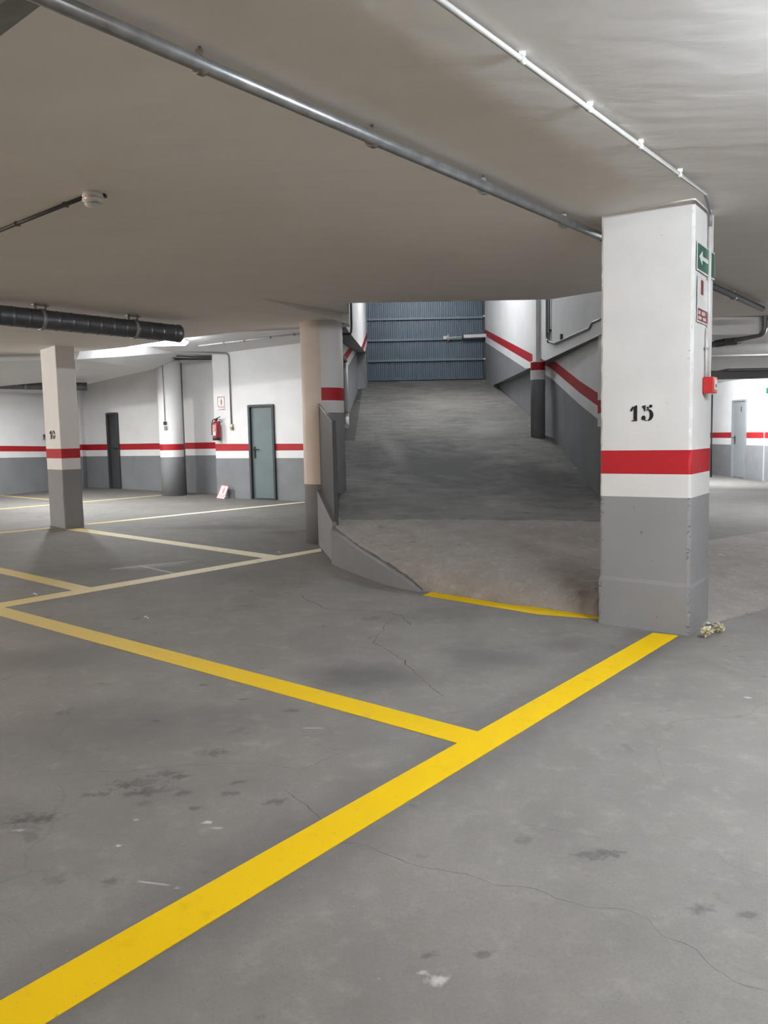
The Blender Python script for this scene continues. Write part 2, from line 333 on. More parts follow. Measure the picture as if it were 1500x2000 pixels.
for i in range(len(xs) - 1):
    for j in range(len(es) - 1):
        f = m.bm.faces.new((vs[i][j], vs[i + 1][j], vs[i + 1][j + 1], vs[i][j + 1])); f.smooth = True
        f.material_index = 0 if es[j] < 2.55 else 1
struct(m.build('floor_right', [APRON, FLOOR], merge=False), 'raised rough concrete floor to the right of the pillar', 'floor')
# ------------------------------------------------------------------ RAMP
def curb_pt(px, py, top): p = F(px, py); return (p.x, p.y, zat(p, top))
Lp = [curb_pt(828, 1155, 1152), curb_pt(790, 1148, 1121), curb_pt(755, 1139, 1098), curb_pt(700, 1119, 1063), curb_pt(657, 1101, 1030),
      (-0.60, 10.3, 0.735), (-0.62, 11.5, 0.945), (-0.72, 14.3, 1.40), (-0.72, 20.0, 2.47), (-0.72, 22.6, 2.96)]
r0 = F(1175, 1206)
Rp = [(r0.x, r0.y, fz(r0.x, r0.y)), (1.95, 6.62, 0.10), (2.2, 7.0, 0.17), (2.45, 7.9, 0.28), (2.55, 8.9, 0.44),
      (2.82, 10.2, 0.54), (2.95, 11.5, 0.77), (3.02, 14.3, 1.40), (3.0, 20.0, 2.47), (3.0, 22.6, 2.96)]
def poly(P, s):
    i = min(int(s), len(P) - 2); t = s - i; return Vector(P[i]).lerp(Vector(P[i + 1]), t)
def ramp_pt(u, s):
    p = poly(Lp, s).lerp(poly(Rp, s), u); return p
NV = 14; NU = 64; rows = [i / NV for i in range((len(Lp) - 1) * NV + 1)]
m = MB(); vs = []
for s in rows:
    r = []
    for k in range(NU + 1):
        p = ramp_pt(k / NU, s); w = max(0.0, min(1, (5.2 - s) / 1.0))
        bul = 0.05 * math.sin(math.pi * min(1, s / 4.5)) if s < 4.5 else 0
        p.z += bul * min(1, 4 * k / NU, 4 * (1 - k / NU)) + w * 0.014 * noise.noise((p.x * 14, p.y * 14, 3)) + 0.006 * noise.noise((p.x * 3, p.y * 9, 5))
        p.z += 0.075 * min(1, s / 0.35) ** 0.6 * max(0, min(1, (3.2 - s) / 2.2)) * min(1, 3 * k / NU + .15); p.z += 0.012 * max(0, 1.6 - s) * noise.noise((p.x * 23, p.y * 23, 4)) * (s > 0)
        if s == 0: p.y += 0.03 * noise.noise((p.x * 7, 1, 2)); p.z = fz(p.x, p.y) - 0.01
        r.append(m.bm.verts.new(p))
    vs.append(r)
for i in range(len(rows) - 1):
    for k in range(NU):
        f = m.bm.faces.new((vs[i][k], vs[i][k + 1], vs[i + 1][k + 1], vs[i + 1][k])); f.smooth = True
        c = f.calc_center_median()
        edge = 9.15 + 0.08 * (c.x - 0.5) + 0.25 * noise.noise((c.x * 1.3, 0, 7))
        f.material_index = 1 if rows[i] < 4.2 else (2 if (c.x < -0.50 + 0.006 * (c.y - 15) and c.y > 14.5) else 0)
bd = [vs[i][0] for i in range(len(rows))]; be = [vs[i][-1] for i in range(len(rows))]
for chain in (bd, be, vs[-1]):
    low = [m.bm.verts.new((v.co.x, v.co.y, fz(v.co.x, v.co.y) - 0.1)) for v in chain]
    for i in range(len(chain) - 1): m.bm.faces.new((chain[i], chain[i + 1], low[i + 1], low[i])).material_index = 0
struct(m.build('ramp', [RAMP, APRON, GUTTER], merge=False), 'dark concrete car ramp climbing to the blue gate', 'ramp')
# low painted curb along the ramp's left foot
m = MB(); cp = []
for s in [i / 10 for i in range(0, 41)]:
    p = poly(Lp, s); p.z -= 0.012 + 0.014 * abs(noise.noise((s * 4, 0, 0))); cp.append(p)
for p, q in zip(cp, cp[1:]):
    o = Vector((-0.05, -0.03, 0)); lo = lambda v: Vector((v.x, v.y, fz(v.x, v.y) - 0.05))
    g = Vector((0.02, 0.02, 0))
    m.hexa([lo(p + o), lo(q + o), lo(q + g), lo(p + g)], [p + o, q + o, q + g, p + g])
struct(m.build('wall_curb', PGREY), 'low grey painted curb tapering along the foot of the ramp', 'curb')
# low wall between the round column and the guard post
w0, w1 = F(619, 1060), F(651, 1099)
m = MB(); off = Vector((0.10, 0.05, 0)); zt0, zt1 = zat(w0, 950), zat(w1, 1020)
m.hexa([(w0.x, w0.y, w0.z - .05), (w1.x, w1.y, w1.z - .05), w1 + off - Vector((0, 0, .05)), w0 + off - Vector((0, 0, .05))],
       [(w0.x, w0.y, zt0), (w1.x, w1.y, zt1), (w1.x + off.x, w1.y + off.y, zt1), (w0.x + off.x, w0.y + off.y, zt0)])
struct(m.build('wall_low', PGREY), 'low grey wall carrying the guard plate beside the round column', 'wall')
# ------------------------------------------------------------------ banded walls
def bandwall(name, st_, mats, thick=0.2, skip=(), label=None, out=None):
    """st_: list of (x, y, [z levels]); between levels the material index cycles given by mats list"""
    m = MB(); n = len(st_[0][2]); p0, p1 = Vector(st_[0][:2]), Vector(st_[-1][:2])
    e = (p1 - p0).normalized(); nn = Vector((e.y, -e.x))
    if nn.dot(Vector((0, 0)) - p0) > 0: nn = -nn           # away from the viewer
    if out is not None: nn = Vector(out)
    V = {}
    for i, (x, y, zs) in enumerate(st_):
        for j, z in enumerate(zs):
            V[i, j, 0] = m.bm.verts.new((x, y, z)); V[i, j, 1] = m.bm.verts.new((x + nn.x * thick, y + nn.y * thick, z))
    cells = [(i, j) for i in range(len(st_) - 1) for j in range(n - 1) if (i, j) not in skip]
    cs = set(cells); slots = []
    for mt in mats:
        if mt not in slots: slots.append(mt)
    for i, j in cells:
        k = slots.index(mats[j])
        def fc(*q): m.bm.faces.new([V[t] for t in q]).material_index = k
        fc((i, j, 0), (i + 1, j, 0), (i + 1, j + 1, 0), (i, j + 1, 0)); fc((i, j, 1), (i, j + 1, 1), (i + 1, j + 1, 1), (i + 1, j, 1))
        if (i - 1, j) not in cs: fc((i, j, 0), (i, j + 1, 0), (i, j + 1, 1), (i, j, 1))
        if (i + 1, j) not in cs: fc((i + 1, j, 0), (i + 1, j, 1), (i + 1, j + 1, 1), (i + 1, j + 1, 0))
        if (i, j - 1) not in cs: fc((i, j, 0), (i, j, 1), (i + 1, j, 1), (i + 1, j, 0))
        if (i, j + 1) not in cs: fc((i, j + 1, 0), (i + 1, j + 1, 0), (i + 1, j + 1, 1), (i, j + 1, 1))
    for v in [v for v in m.bm.verts if not v.link_faces]: m.bm.verts.remove(v)
    o = m.build(name, slots, merge=False); struct(o, label, 'wall'); return o
BM = [GREY, WHITE, RED, WHITE, WHITE]
def lv(P, ys, base=None, top=None):                       # levels from pixel rows: grey, red low, red high, head, top
    return [(P[2] if base is None else base) - 0.03] + [zat(P, y) for y in ys] + ([top] if top else [])
# wall with the green door (faces the viewer)
Wa, Wb = F(425, 971.5), F(590, 979)
def onW(px, py): return onp(px, py, Wa, Wb)
def colW(P, t):   # interpolate band heights along the wall
    return [lerp(Wa.z, Wb.z, t) - 0.03, lerp(1.07, 1.06, t), lerp(1.225, 1.215, t), lerp(1.375, 1.35, t), 2.165, 3.6]
d0, d1 = onW(489, 900), onW(539, 900)
L_ = (Wb - Wa).length; tt = lambda p: (p - Wa).dot(Wb - Wa) / L_ ** 2
stn = []
for t in (0, tt(d0), tt(d1), 1.2):
    p = Wa.lerp(Wb, t); stn.append((p.x, p.y, colW(p, t)))
stn[0] = (Wa.x, Wa.y, colW(Wa, 0))
bandwall('wall_back', stn, BM, 0.9, skip=[(1, 0), (1, 1), (1, 2), (1, 3)], label='white wall with red stripe around the green-grey door')
# back wall left of it, behind the slim round column
Ba, Bb = F(240, 955), F(423, 964.5)
def onB(px, py): return onp(px, py, Ba, Bb)
e0, e1 = onB(213.5, 900), onB(235.5, 900)
LB = (Bb - Ba).length; tb = lambda p: (p - Ba).dot(Bb - Ba) / LB ** 2
stn = []
for t in (tb(onB(168, 900)), tb(e0), tb(e1), 1.05):
    p = Ba.lerp(Bb, t); stn.append((p.x, p.y, [fz(p.x, p.y) - .03, 1.115, 1.262, 1.405, 2.155, 3.6]))
bandwall('wall_rear_left', stn, BM, 0.25, skip=[(1, 0), (1, 1), (1, 2), (1, 3)], label='white wall with red stripe around the dark narrow door')
Bc = Vector(stn[0][:2])
# left wall
La, Lb_ = F(0, 968), F(92, 958.5); dl = Vector((Lb_.x - La.x, Lb_.y - La.y)).normalized()
far = Vector((Bc.x - 0.05, Bc.y + 0.3)); near = Vector((La.x, La.y)) - dl * 0.9
def lcol(p, g, r0_, r1): return (p.x, p.y, [fz(p.x, p.y) - .03, g, r0_, r1, 3.6])
bandwall('wall_left', [lcol(near, 1.3, 1.45, 1.6), lcol(Vector((La.x, La.y)), 1.17, 1.31, 1.43), lcol(Vector((Lb_.x, Lb_.y)), 1.14, 1.27, 1.39), lcol(far, 1.13, 1.27, 1.40)],
         [GREY, WHITE, RED, WHITE], 0.25, label='white wall with red stripe at the far left')
# pilaster in that corner
m = MB(); p = onB(151, 900); q = onB(169, 900); e = (q - p).normalized() if (q - p).length else DA
p = Vector((p.x, p.y, 0)); q = Vector((q.x, q.y, 0)); t = Vector((0, -0.25, 0))
for k, (z0, z1) in enumerate(((fz(p.x, p.y) - .03, 1.12), (1.12, 1.27), (1.27, 1.41), (1.41, 3.5))):
    m.mi = (0, 1, 2, 1)[k]; z = Vector((0, 0, 1))
    m.hexa([p + t + z * z0, q + t + z * z0, q + z * z0, p + z * z0], [p + t + z * z1, q + t + z * z1, q + z * z1, p + z * z1])
struct(m.build('wall_pilaster', [GREY, WHITE, RED]), 'white pilaster in the far left corner', 'wall')
# right far wall
Ra, Rb = F(1428, 932, 0.15), F(1500, 942, 0.15); de = Vector((Rb.x - Ra.x, Rb.y - Ra.y)).normalized()
Ra2 = Vector((Ra.x, Ra.y))
def onR(px, py, off=0): return onp(px, py, Ra, Rb, off)
g0, g1 = onR(1430.5, 850), onR(1457, 850)
def rcol(P): s = (Vector((P[0], P[1])) - Ra2).dot(de); return (P[0], P[1], [Ra.z - .05, zat(Ra, 868.5) + 0.0 * s, zat(Ra, 855.5), zat(Ra, 844.5), zat(Ra, 782), 3.6])
pL = Ra2 - de * ((25.6 - Ra2.y) / abs(de.y)); pR = Ra2 + de * ((Ra2.y - 12.0) / abs(de.y))
bandwall('wall_right_far', [rcol(pL), rcol(g0), rcol(g1), rcol(pR)], BM, 0.25, skip=[(1, 0), (1, 1), (1, 2), (1, 3)], label='bright white wall with red stripe behind pillar fifteen', out=None)
bandwall('wall_right_end', [(3.1, 25.6, [0, 1.1, 1.25, 1.42, 3.6]), (14.6, 25.6, [0, 1.1, 1.25, 1.42, 3.6])], [GREY, WHITE, RED, WHITE], 0.2, out=(0, 1))
bandwall('wall_outer_left', [(-17.5, -7.5, [0, 1.4, 1.6, 1.75, 3.6]), (-17.5, 17.6, [0, 1.4, 1.6, 1.75, 3.6])], [GREY, WHITE, RED, WHITE], 0.2, out=(-1, 0))
bandwall('wall_outer_back', [(-17.6, 17.3, [0, 1.5, 1.65, 1.8, 3.6]), (-8.75, 17.3, [0, 1.3, 1.45, 1.6, 3.6])], [GREY, WHITE, RED, WHITE], 0.2, out=(0, 1))
# shell: wall behind the camera and on the right
bandwall('wall_front', [(-17.6, -7.5, [-.4, 1.1, 1.25, 1.4, 3.6]), (14.6, -7.5, [-.6, 1.0, 1.17, 1.34, 3.6])], [GREY, WHITE, RED, WHITE], 0.2, out=(0, -1))
bandwall('wall_right', [(14.5, -7.5, [-.6, 1.0, 1.17, 1.34, 3.6]), (14.5, 25.5, [-.5, 1.1, 1.27, 1.44, 3.6])], [GREY, WHITE, RED, WHITE], 0.2, out=(1, 0))
# ------------------------------------------------------------------ ramp walls and gate
def rz(Y):                                                # ramp surface height by distance
    P = [(p[1], p[2]) for p in Lp[4:]]
    for (y0, z0), (y1, z1) in zip(P, P[1:]):
        if Y <= y1: return lerp(z0, z1, (Y - y0) / (y1 - y0))
    return P[-1][1]
GY = 22.6; TOP = 6.3
LU0, LU1 = (-0.47, 10.6), (-0.365, GY)                    # upper left wall line
def xLU(Y): return lerp(LU0[0], LU1[0], (Y - LU0[1]) / (LU1[1] - LU0[1]))
s0 = onp(684.8, 644.4, LU0, LU1); s1 = onp(711.4, 678, LU0, LU1); s2 = onp(724.0, 694, LU0, LU1)
def zsof(Y): return 2.93 + (3.60 - 2.93) * max(0, min(1, (Y - 11.0) / (21.4 - 11.0)))
ys = [10.6, 12, 14, 15.5, 17, 18, 19, 20, 20.6, 21.4, GY]
def wallL(Y):
    b = rz(Y); zs = zsof(Y); g = [b + 1.0, b + 1.17, b + 1.34]; lo = zs if Y < 21.3 else b - 0.05
    z = [lo] + [max(lo, v) for v in g] + [TOP]
    for i in range(1, 5): z[i] = max(z[i], z[i - 1] + 1e-4)
    return (xLU(Y), Y, z)
bandwall('wall_ramp_left', [wallL(y) for y in (10.6, 12, 14, 15, 16, 17, 17.5, 18, 18.5, 19, 19.5, 20, 20.5, 21, 21.3, 21.32, GY)], [GREY, WHITE, RED, WHITE], 0.5, out=(-1, 0), label='white upper wall on the left of the ramp')
def xLL(Y): return lerp(-0.72, -0.60, max(0, min(1, (Y - 15.5) / 5.2)))
def wallLL(Y):
    b = rz(Y); zs = zsof(Y) + 0.02
    z = [b - 0.15] + [min(zs, b + v) for v in (1.0, 1.17, 1.34)] + [zs]
    for i in range(1, 5): z[i] = max(z[i], z[i - 1] + 1e-4)
    return (xLL(Y), Y, z)
bandwall('wall_ramp_left_lower', [wallLL(y) for y in (10.9, 12, 14.35, 15.2)], [GREY, WHITE, RED, WHITE], 0.2, out=(-1, 0))
bandwall('wall_ramp_left_recess', [wallLL(y) for y in (15.2, 15.21, 16, 17, 18, 18.5, 19, 19.3, 19.6, 20.2, 20.7)], [GREY, WHITE, RED, WHITE], 0.2, out=(-1, 0), label='recessed lower wall on the left of the ramp')
m = MB(); b = rz(20.9)                                    # end of the recess
m.hexa([(-0.9, 20.7, b - .2), (xLU(21.3) , 21.3, b - .2), (xLU(21.3), 21.6, b - .2), (-0.9, 21.6, b - .2)], [(-0.9, 20.7, 3.59), (xLU(21.3), 21.3, 3.59), (xLU(21.3), 21.6, 3.59), (-0.9, 21.6, 3.59)])
struct(m.build('wall_recess_end', GREY))
# right
XR = 2.79; ZS = 2.69
def xR(Y): return lerp(2.76, 2.86, (Y - 10.0) / 12.6)
def rzR(Y):
    P = [(p[1], p[2]) for p in Rp[4:]]
    for (y0, z0), (y1, z1) in zip(P, P[1:]):
        if Y <= y1: return lerp(z0, z1, (Y - y0) / (y1 - y0))
    return P[-1][1]
def wallR(Y):
    b = rz(Y); lo = ZS if Y < 20.9 else b - 0.05
    z = [lo] + [max(lo, b + v) for v in (1.0, 1.17, 1.34)] + [TOP]
    for i in range(1, 5): z[i] = max(z[i], z[i - 1] + 1e-4)
    return (xR(Y), Y, z)
bandwall('wall_ramp_right', [wallR(y) for y in (9.9, 11.5, 13, 14, 14.5, 15, 15.5, 16, 16.5, 17, 18, 19, 20, 20.88, 20.9, GY)], [GREY, WHITE, RED, WHITE], 0.3, out=(1, 0), label='white upper wall on the right of the ramp')
def xRL(Y): return lerp(2.84, 2.98, max(0, min(1, (Y - 10.6) / 4.0)))
def wallRL(Y):
    b = rzR(Y); z = [b - 0.15] + [min(ZS + 0.01, b + v) for v in (1.0, 1.17, 1.34)] + [ZS + 0.01]
    for i in range(1, 5): z[i] = max(z[i], z[i - 1] + 1e-4)
    return (xRL(Y), Y, z)
bandwall('wall_ramp_right_lower', [wallRL(y) for y in (10.6, 11, 12, 13, 14, 14.4, 15, 15.4, 16, 16.4, 17, 19, 21)], [GREY, WHITE, RED, WHITE], 0.25, out=(1, 0), label='lower wall with climbing red stripe on the right of the ramp')
m = MB()                                                  # pilaster where that wall ends
eb = rzR(10.5)
for k, (z0, z1) in enumerate(((0.3, eb + 0.95), (eb + 0.95, eb + 1.12), (eb + 1.12, eb + 1.29), (eb + 1.29, ZS))):
    m.mi = (0, 1, 2, 1)[k]; Q = [(2.79, 10.3), (3.2, 10.3), (3.2, 10.6), (2.79, 10.6)]
    m.hexa([(x, y, z0) for x, y in Q], [(x, y, z1) for x, y in Q])
struct(m.build('wall_ramp_end', [GREY, WHITE, RED]))
# shaded flat pier above the slim ramp column and ceiling of the upper level
m = MB(); p = Vector((2.86, 14.55, 0)); m.box((2.77, 14.62, (ZS + TOP) / 2), (0.10, 0.34, TOP - ZS)); struct(m.build('wall_ramp_pier', WHITE))
m = MB(); m.box((1.25, 16.2, TOP + 0.1), (5.2, 15.0, 0.2)); struct(m.build('ceiling_ramp', CEILW))
m = MB(); m.box((1.25, 8.95, 4.85), (4.4, 0.2, 3.0)); struct(m.build('wall_ramp_front', WHITE))
m = MB(); m.box((1.25, GY + 0.35, 4.4), (4.4, 0.15, 4.2)); struct(m.build('wall_gate_backing', WHITE))
# gate
gl, gr_ = -0.42, 2.80; gz0, gz1 = 2.965, 6.0
gate = thing('garage_gate', (1.2, GY, gz0), 'blue-grey ribbed metal gate at the top of the ramp', 'gate')
zr = [gz0 + 0.02, zat((1.2, GY), 703.5), zat((1.2, GY), 663.5), zat((1.2, GY), 622.5), 5.35, gz1]
def corrug(z0, z1):
    m = MB(); n = int((gr_ - gl) / 0.0575); prev = None
    xs = []
    for i in range(n):
        x = gl + (gr_ - gl) * i / n; w = (gr_ - gl) / n
        xs += [(x, 0), (x + w * 0.72, 0), (x + w * 0.78, 0.032), (x + w * 0.93, 0.032)]
    xs.append((gr_, 0))
    for (x0, y0), (x1, y1) in zip(xs, xs[1:]): m.face([(x0, GY + y0, z0), (x1, GY + y1, z0), (x1, GY + y1, z1), (x0, GY + y0, z1)])
    b0, b1 = (gl, GY + 0.05), (gr_, GY + 0.05); m.face([(b0[0], b0[1], z0), (b1[0], b1[1], z0), (b1[0], b1[1], z1), (b0[0], b0[1], z1)])
    return m
for z0, z1 in zip(zr, zr[1:]): corrug(z0 + 0.02, z1 - 0.02).build('panel', GATE, gate)
for z in zr[1:-1]:
    m = MB(); m.box(((gl + gr_) / 2, GY - 0.03, z), (gr_ - gl, 0.085, 0.062)); m.build('rail', GATER, gate, 0.004)
m = MB(); m.box(((gl + gr_) / 2, GY, gz0 + 0.03), (gr_ - gl, 0.05, 0.05)); m.build('bottom_rail', GATE, gate)
m = MB(); m.box((gr_ + 0.045, GY + 0.02, (gz0 + gz1) / 2), (0.085, 0.06, gz1 - gz0)); m.build('frame', DGREY, gate)
for yy in (617.5, 701):
    m = MB(); m.box((gr_ + 0.035, GY - 0.025, zat((2.8, GY), yy)), (0.07, 0.03, 0.05)); m.build('hinge', CONW, gate, 0.004)
op = thing('gate_opener', (2.5, GY - 0.15, 4.0), 'white gate opener arm bolted across the blue-grey gate', 'gate opener')
oy = GY - 0.22; A0, A1 = atY(905, 657.5, oy), atY(951, 655.5, oy); A0.y = A1.y = oy
dx = A1 - A0; R3 = basis(dx)
m = MB(); m.box((A0 + A1) / 2, (0.10, 0.09, dx.length), R3); m.build('housing', CONW, op, 0.01)
m = MB(); m.box(A0 - dx.normalized() * 0.012, (0.11, 0.1, 0.03), R3); m.build('end_cap', DARK, op, 0.004)
B0 = atY(872, 659.5, oy); B0.y = oy; m = MB(); m.tube([B0, A0], 0.014); m.build('rod', CONW, op)
m = MB(); c = atY(871, 660, GY - 0.07); m.box(c, (0.16, 0.13, 0.09)); m.box(c + Vector((0.05, -0.04, 0)), (0.03, 0.1, 0.17)); m.box(c + Vector((0.13, -0.02, -0.04)), (0.1, 0.06, 0.03)); m.build('bracket', CONW, op, 0.006)
# ------------------------------------------------------------------ columns and pillars
def round_column(name, cx, cy, r, bands, label, cat='column', n=72, split=None, bands2=None):
    """bands: list of (z0, z1, mat).  split: angle test giving the second set of bands"""
    m = MB(); slots = []
    allb = [bands] + ([bands2] if bands2 else [])
    for bb in allb:
        for b in bb:
            if b[2] not in slots: slots.append(b[2])
    for k in range(n):
        a0, a1 = 2 * math.pi * k / n, 2 * math.pi * (k + 1) / n; am = (a0 + a1) / 2
        bb = bands2 if (split and split(am)) else bands
        for z0, z1, mt in bb:
            m.mi = slots.index(mt); p = lambda a, z: (cx + r * math.cos(a), cy + r * math.sin(a), z)
            f = m.face([p(a0, z0), p(a1, z0), p(a1, z1), p(a0, z1)]); f.smooth = True
    zt = max(b[1] for b in bands); zb = bands[0][0]
    m.mi = 0
    m.face([(cx + r * math.cos(2 * math.pi * k / n), cy + r * math.sin(2 * math.pi * k / n), zt) for k in range(n)])
    m.face([(cx + r * math.cos(2 * math.pi * k / n), cy + r * math.sin(2 * math.pi * k / n), zb) for k in range(n)][::-1])
    o = m.build(name, slots); tag(o, label, cat); return o
fc_ = F(622, 1064); RC = 0.272; CY = fc_.y + RC * 0.97; CX = -0.745
for _ in range(20):   # centre so that both edges match
    l = proj((CX - RC, CY, 1.5))[0]; CX += (591 + 1.0 - l) * CY / FPX * 0.7
zf = fz(CX, CY); ct = cz(CX, CY) + 0.01
cf = (CX, CY - RC)
zw = lambda y: zat(cf, y)
theta_split = None
def sp_fn(a):
    x, y = CX + RC * math.cos(a), CY + RC * math.sin(a)
    return proj((x, y, 1.9))[0] > 627 or (y > CY)
cb1 = [(zf - .02, zw(946), PGREY), (zw(946), ct, TAN)]
cb2 = [(zf - .02, zw(806), PGREY), (zw(806), zw(782), PWHITE), (zw(782), zw(757), PRED), (zw(757), ct, PWHITE)]
round_column('round_column', CX, CY, RC, cb1, 'thick cream round column at the foot of the ramp', split=sp_fn, bands2=cb2)
# slim round column by the back wall
p = F(334, 969); rr = 0.255; cy = p.y + rr; cx = p.x
z_ = lambda y: zat((cx, cy - rr), y)
bcol = round_column('round_column', cx, cy, rr, [(fz(cx, cy) - .02, z_(893), GREY), (z_(893), z_(879.5), WHITE), (z_(879.5), z_(867.5), RED), (z_(867.5), 3.25, WHITE)], 'white round column near the back wall with a switch on it')
BC = (cx, cy, rr)
# slim column on the right of the ramp
rr = 0.125; cx, cy = 2.73, 14.35; b = rz(14.35); z_ = lambda y: zat((cx, cy - rr), y)
round_column('round_column', cx, cy, rr, [(b - .1, z_(741), GREY), (z_(741), z_(722.5), WHITE), (z_(722.5), z_(707), RED), (z_(707), ZS + 0.02, WHITE)], 'slim grey round column against the right wall of the ramp')
# square pillars
def solve_x(P, d, px):
    lo, hi = 0.0, 2.0
    s = 1 if proj(P + d * 1.0)[0] > proj(P)[0] else -1
    for _ in range(40):
        mdl = (lo + hi) / 2
        if (proj(P + d * mdl)[0] - px) * s < 0: lo = mdl
        else: hi = mdl
    return P + d * mdl
def pillar(name, corner, left, right, lev, label, seed, rough=0.006, step=0.05, mats=(PGREY, PWHITE, PRED)):
    """lev(P) gives [base, grey, red0, red1, top] at each of the four corners"""
    back = left + right - corner; Q = [corner, right, back, left]; LV = [lev(p) for p in Q]
    m = MB(); V = {}
    def corner_noise(p, z, inward, amt): return p + inward * (amt * max(0, noise.noise((z * 9 + seed, seed * 3.3, p.x * 5))) + 0.5 * amt * max(0, noise.noise((z * 31, seed, p.y * 9))))
    cen = sum(Q, Vector()) / 4
    for s in range(4):
        a, b = Q[s], Q[(s + 1) % 4]; la, lb = LV[s], LV[(s + 1) % 4]
        e = (b - a); L = e.length; e.normalize(); c = 0.02
        ts = [0, c / L] + [i / max(2, int(L / 0.07)) for i in range(1, max(2, int(L / 0.07)))] + [1 - c / L, 1]
        for band in range(4):
            nz = max(1, int((la[band + 1] - la[band]) / step)); mat = (0, 1, 2, 1)[band]
            grid = []
            for j in range(nz + 1):
                row = []
                for i, t in enumerate(ts):
                    z = lerp(lerp(la[band], la[band + 1], j / nz), lerp(lb[band], lb[band + 1], j / nz), t)
                    p = a + (b - a) * t; inw = (cen - p); inw.z = 0; inw.normalize()
                    if i in (0, len(ts) - 1):
                        q = corner_noise(Q[s] if i == 0 else Q[(s + 1) % 4], z, inw, rough * 2.2); q = q + inw * (0.007 if z - la[0] > 0.385 or seed != 3 else 0.001)
                    else:
                        q = p + inw * rough * 0.4 * max(0, noise.noise((p.x * 6, p.y * 6, z * 6)))
                    if z - la[0] < 0.385 and seed == 3: q = q - inw * 0.006
                    row.append(m.bm.verts.new((q.x, q.y, z)))
                grid.append(row)
            for j in range(nz):
                for i in range(len(ts) - 1):
                    f = m.bm.faces.new((grid[j][i], grid[j][i + 1], grid[j + 1][i + 1], grid[j + 1][i])); f.smooth = False; f.material_index = mat
    for k, sgn in ((0, -1), (4, 1)): m.bm.faces.new([m.bm.verts.new((Q[i].x, Q[i].y, LV[i][k])) for i in range(4)])
    t = thing(name, (cen.x, cen.y, min(l[0] for l in LV)), label, 'pillar')
    m.build('shaft', list(mats), t, merge=True); return t, Q
c15 = F(1345, 1242); c15.z = 0
dR = (F(1381, 1213) - F(1345, 1242)); dR.z = 0; dR.normalize(); dL = Vector((-dR.y, dR.x, 0))
l15 = solve_x(c15, dL, 1170); r15 = solve_x(c15, dR, 1382)
def lev15(p):
    zb = fz(p.x, p.y) - 0.02; s = (p - c15).dot(dL); r = (p - c15).dot(dR)
    return [zb, 1.0, 1.17, 1.345, cz(p.x, p.y) + 0.01]
p15, Q15 = pillar('concrete_pillar', c15, l15, r15, lev15, 'large white square pillar numbered 15 with red band and grey base', 3, 0.011, 0.03, (chipped('pillar_chipped_grey_paint', (0.275, 0.267, 0.268, 1), 0.58, (c15, l15, r15)), chipped('pillar_chipped_white_paint', (0.70, 0.675, 0.65, 1), 0.66, (c15, l15, r15)), PRED))
c10 = F(128, 1033); c10.z = 0; dR10 = Vector((0.72, 0.69, 0)).normalized(); dL10 = Vector((-dR10.y, dR10.x, 0))
l10 = solve_x(c10, dL10, 100); r10 = solve_x(c10, dR10, 167)
def lev10(p): return [fz(p.x, p.y) - .02, 1.085, 1.25, 1.39, cz(p.x, p.y) + .01]
p10, Q10 = pillar('concrete_pillar', c10, l10, r10, lev10, 'white square pillar numbered 10 standing on the left', 9, 0.006, 0.08)
# stencilled numbers
def glyphs(parent, O, ex, nrm, scale, shapes, sy=None):
    ez = Vector((0, 0, 1)); m = MB()
    for sh in shapes:
        pts = [O + ex * (x * scale) + ez * (-y * (sy or scale)) + nrm * 0.001 for x, y in sh]; m.slab(pts, nrm * 0.0015)
    return m.build('number', BLACK, parent)
def disc(cx, cy, rx, ry=None, n=18): ry = ry or rx; return [(cx + rx * math.cos(2 * math.pi * k / n), cy + ry * math.sin(2 * math.pi * k / n)) for k in range(n)]
def ring(cx, cy, rx, ry, ix, iy, sx, a0, a1, n=14):
    o = [(cx + rx * math.cos(lerp(a0, a1, k / n)), cy + ry * math.sin(lerp(a0, a1, k / n))) for k in range(n + 1)]
    i = [(cx + sx + ix * math.cos(lerp(a1, a0, k / n)), cy + iy * math.sin(lerp(a1, a0, k / n))) for k in range(n + 1)]
    return [[o[k], o[k + 1], i[n - k - 1], i[n - k]] for k in range(n)]
ONE = [[(240, 150), (255, 140), (268, 138), (268, 252), (240, 252)], [(212, 182), (214, 172), (233, 145), (238, 152), (232, 176), (222, 186)], [(222, 262), (224, 255), (268, 252), (268, 262)]]
FIVE = [[(303, 146), (334, 139), (333, 172), (328, 193), (318, 172)], [(342, 152), (362, 160), (358, 170), (342, 166)], disc(373, 149, 13, 12)] + ring(354, 217, 41, 46, 17, 37, -5, -2.0, 1.5) + \
       [disc(318, 238, 17, 18), [(318, 252), (330, 250), (348, 262), (334, 262)]]
ez = Vector((0, 0, 1))
exF = -dL; nF = -dR                                        # front face of pillar 15
O15 = onp(1180, 760, c15, l15)
sc15 = (onp(1280, 800, c15, l15) - onp(1230, 800, c15, l15)).length / 200.0
glyphs(p15, O15 + nF * 0.002, exF, nF, sc15 * 1.0, ONE + FIVE)
ZERO = ring(40, 62, 38, 62, 15, 55, 0, 0.12, 3.02) + ring(40, 62, 38, 62, 15, 55, 0, 3.26, 6.16)
O10 = onp(97.0, 841, c10, l10)
glyphs(p10, O10 - dR10 * 0.003, -dL10, -dR10, 0.165 / 124 * 0.98, [[(x - 212, y - 138) for x, y in s] for s in ONE] + [[(x + 74, y) for x, y in s] for s in ZERO], 0.125 / 124)
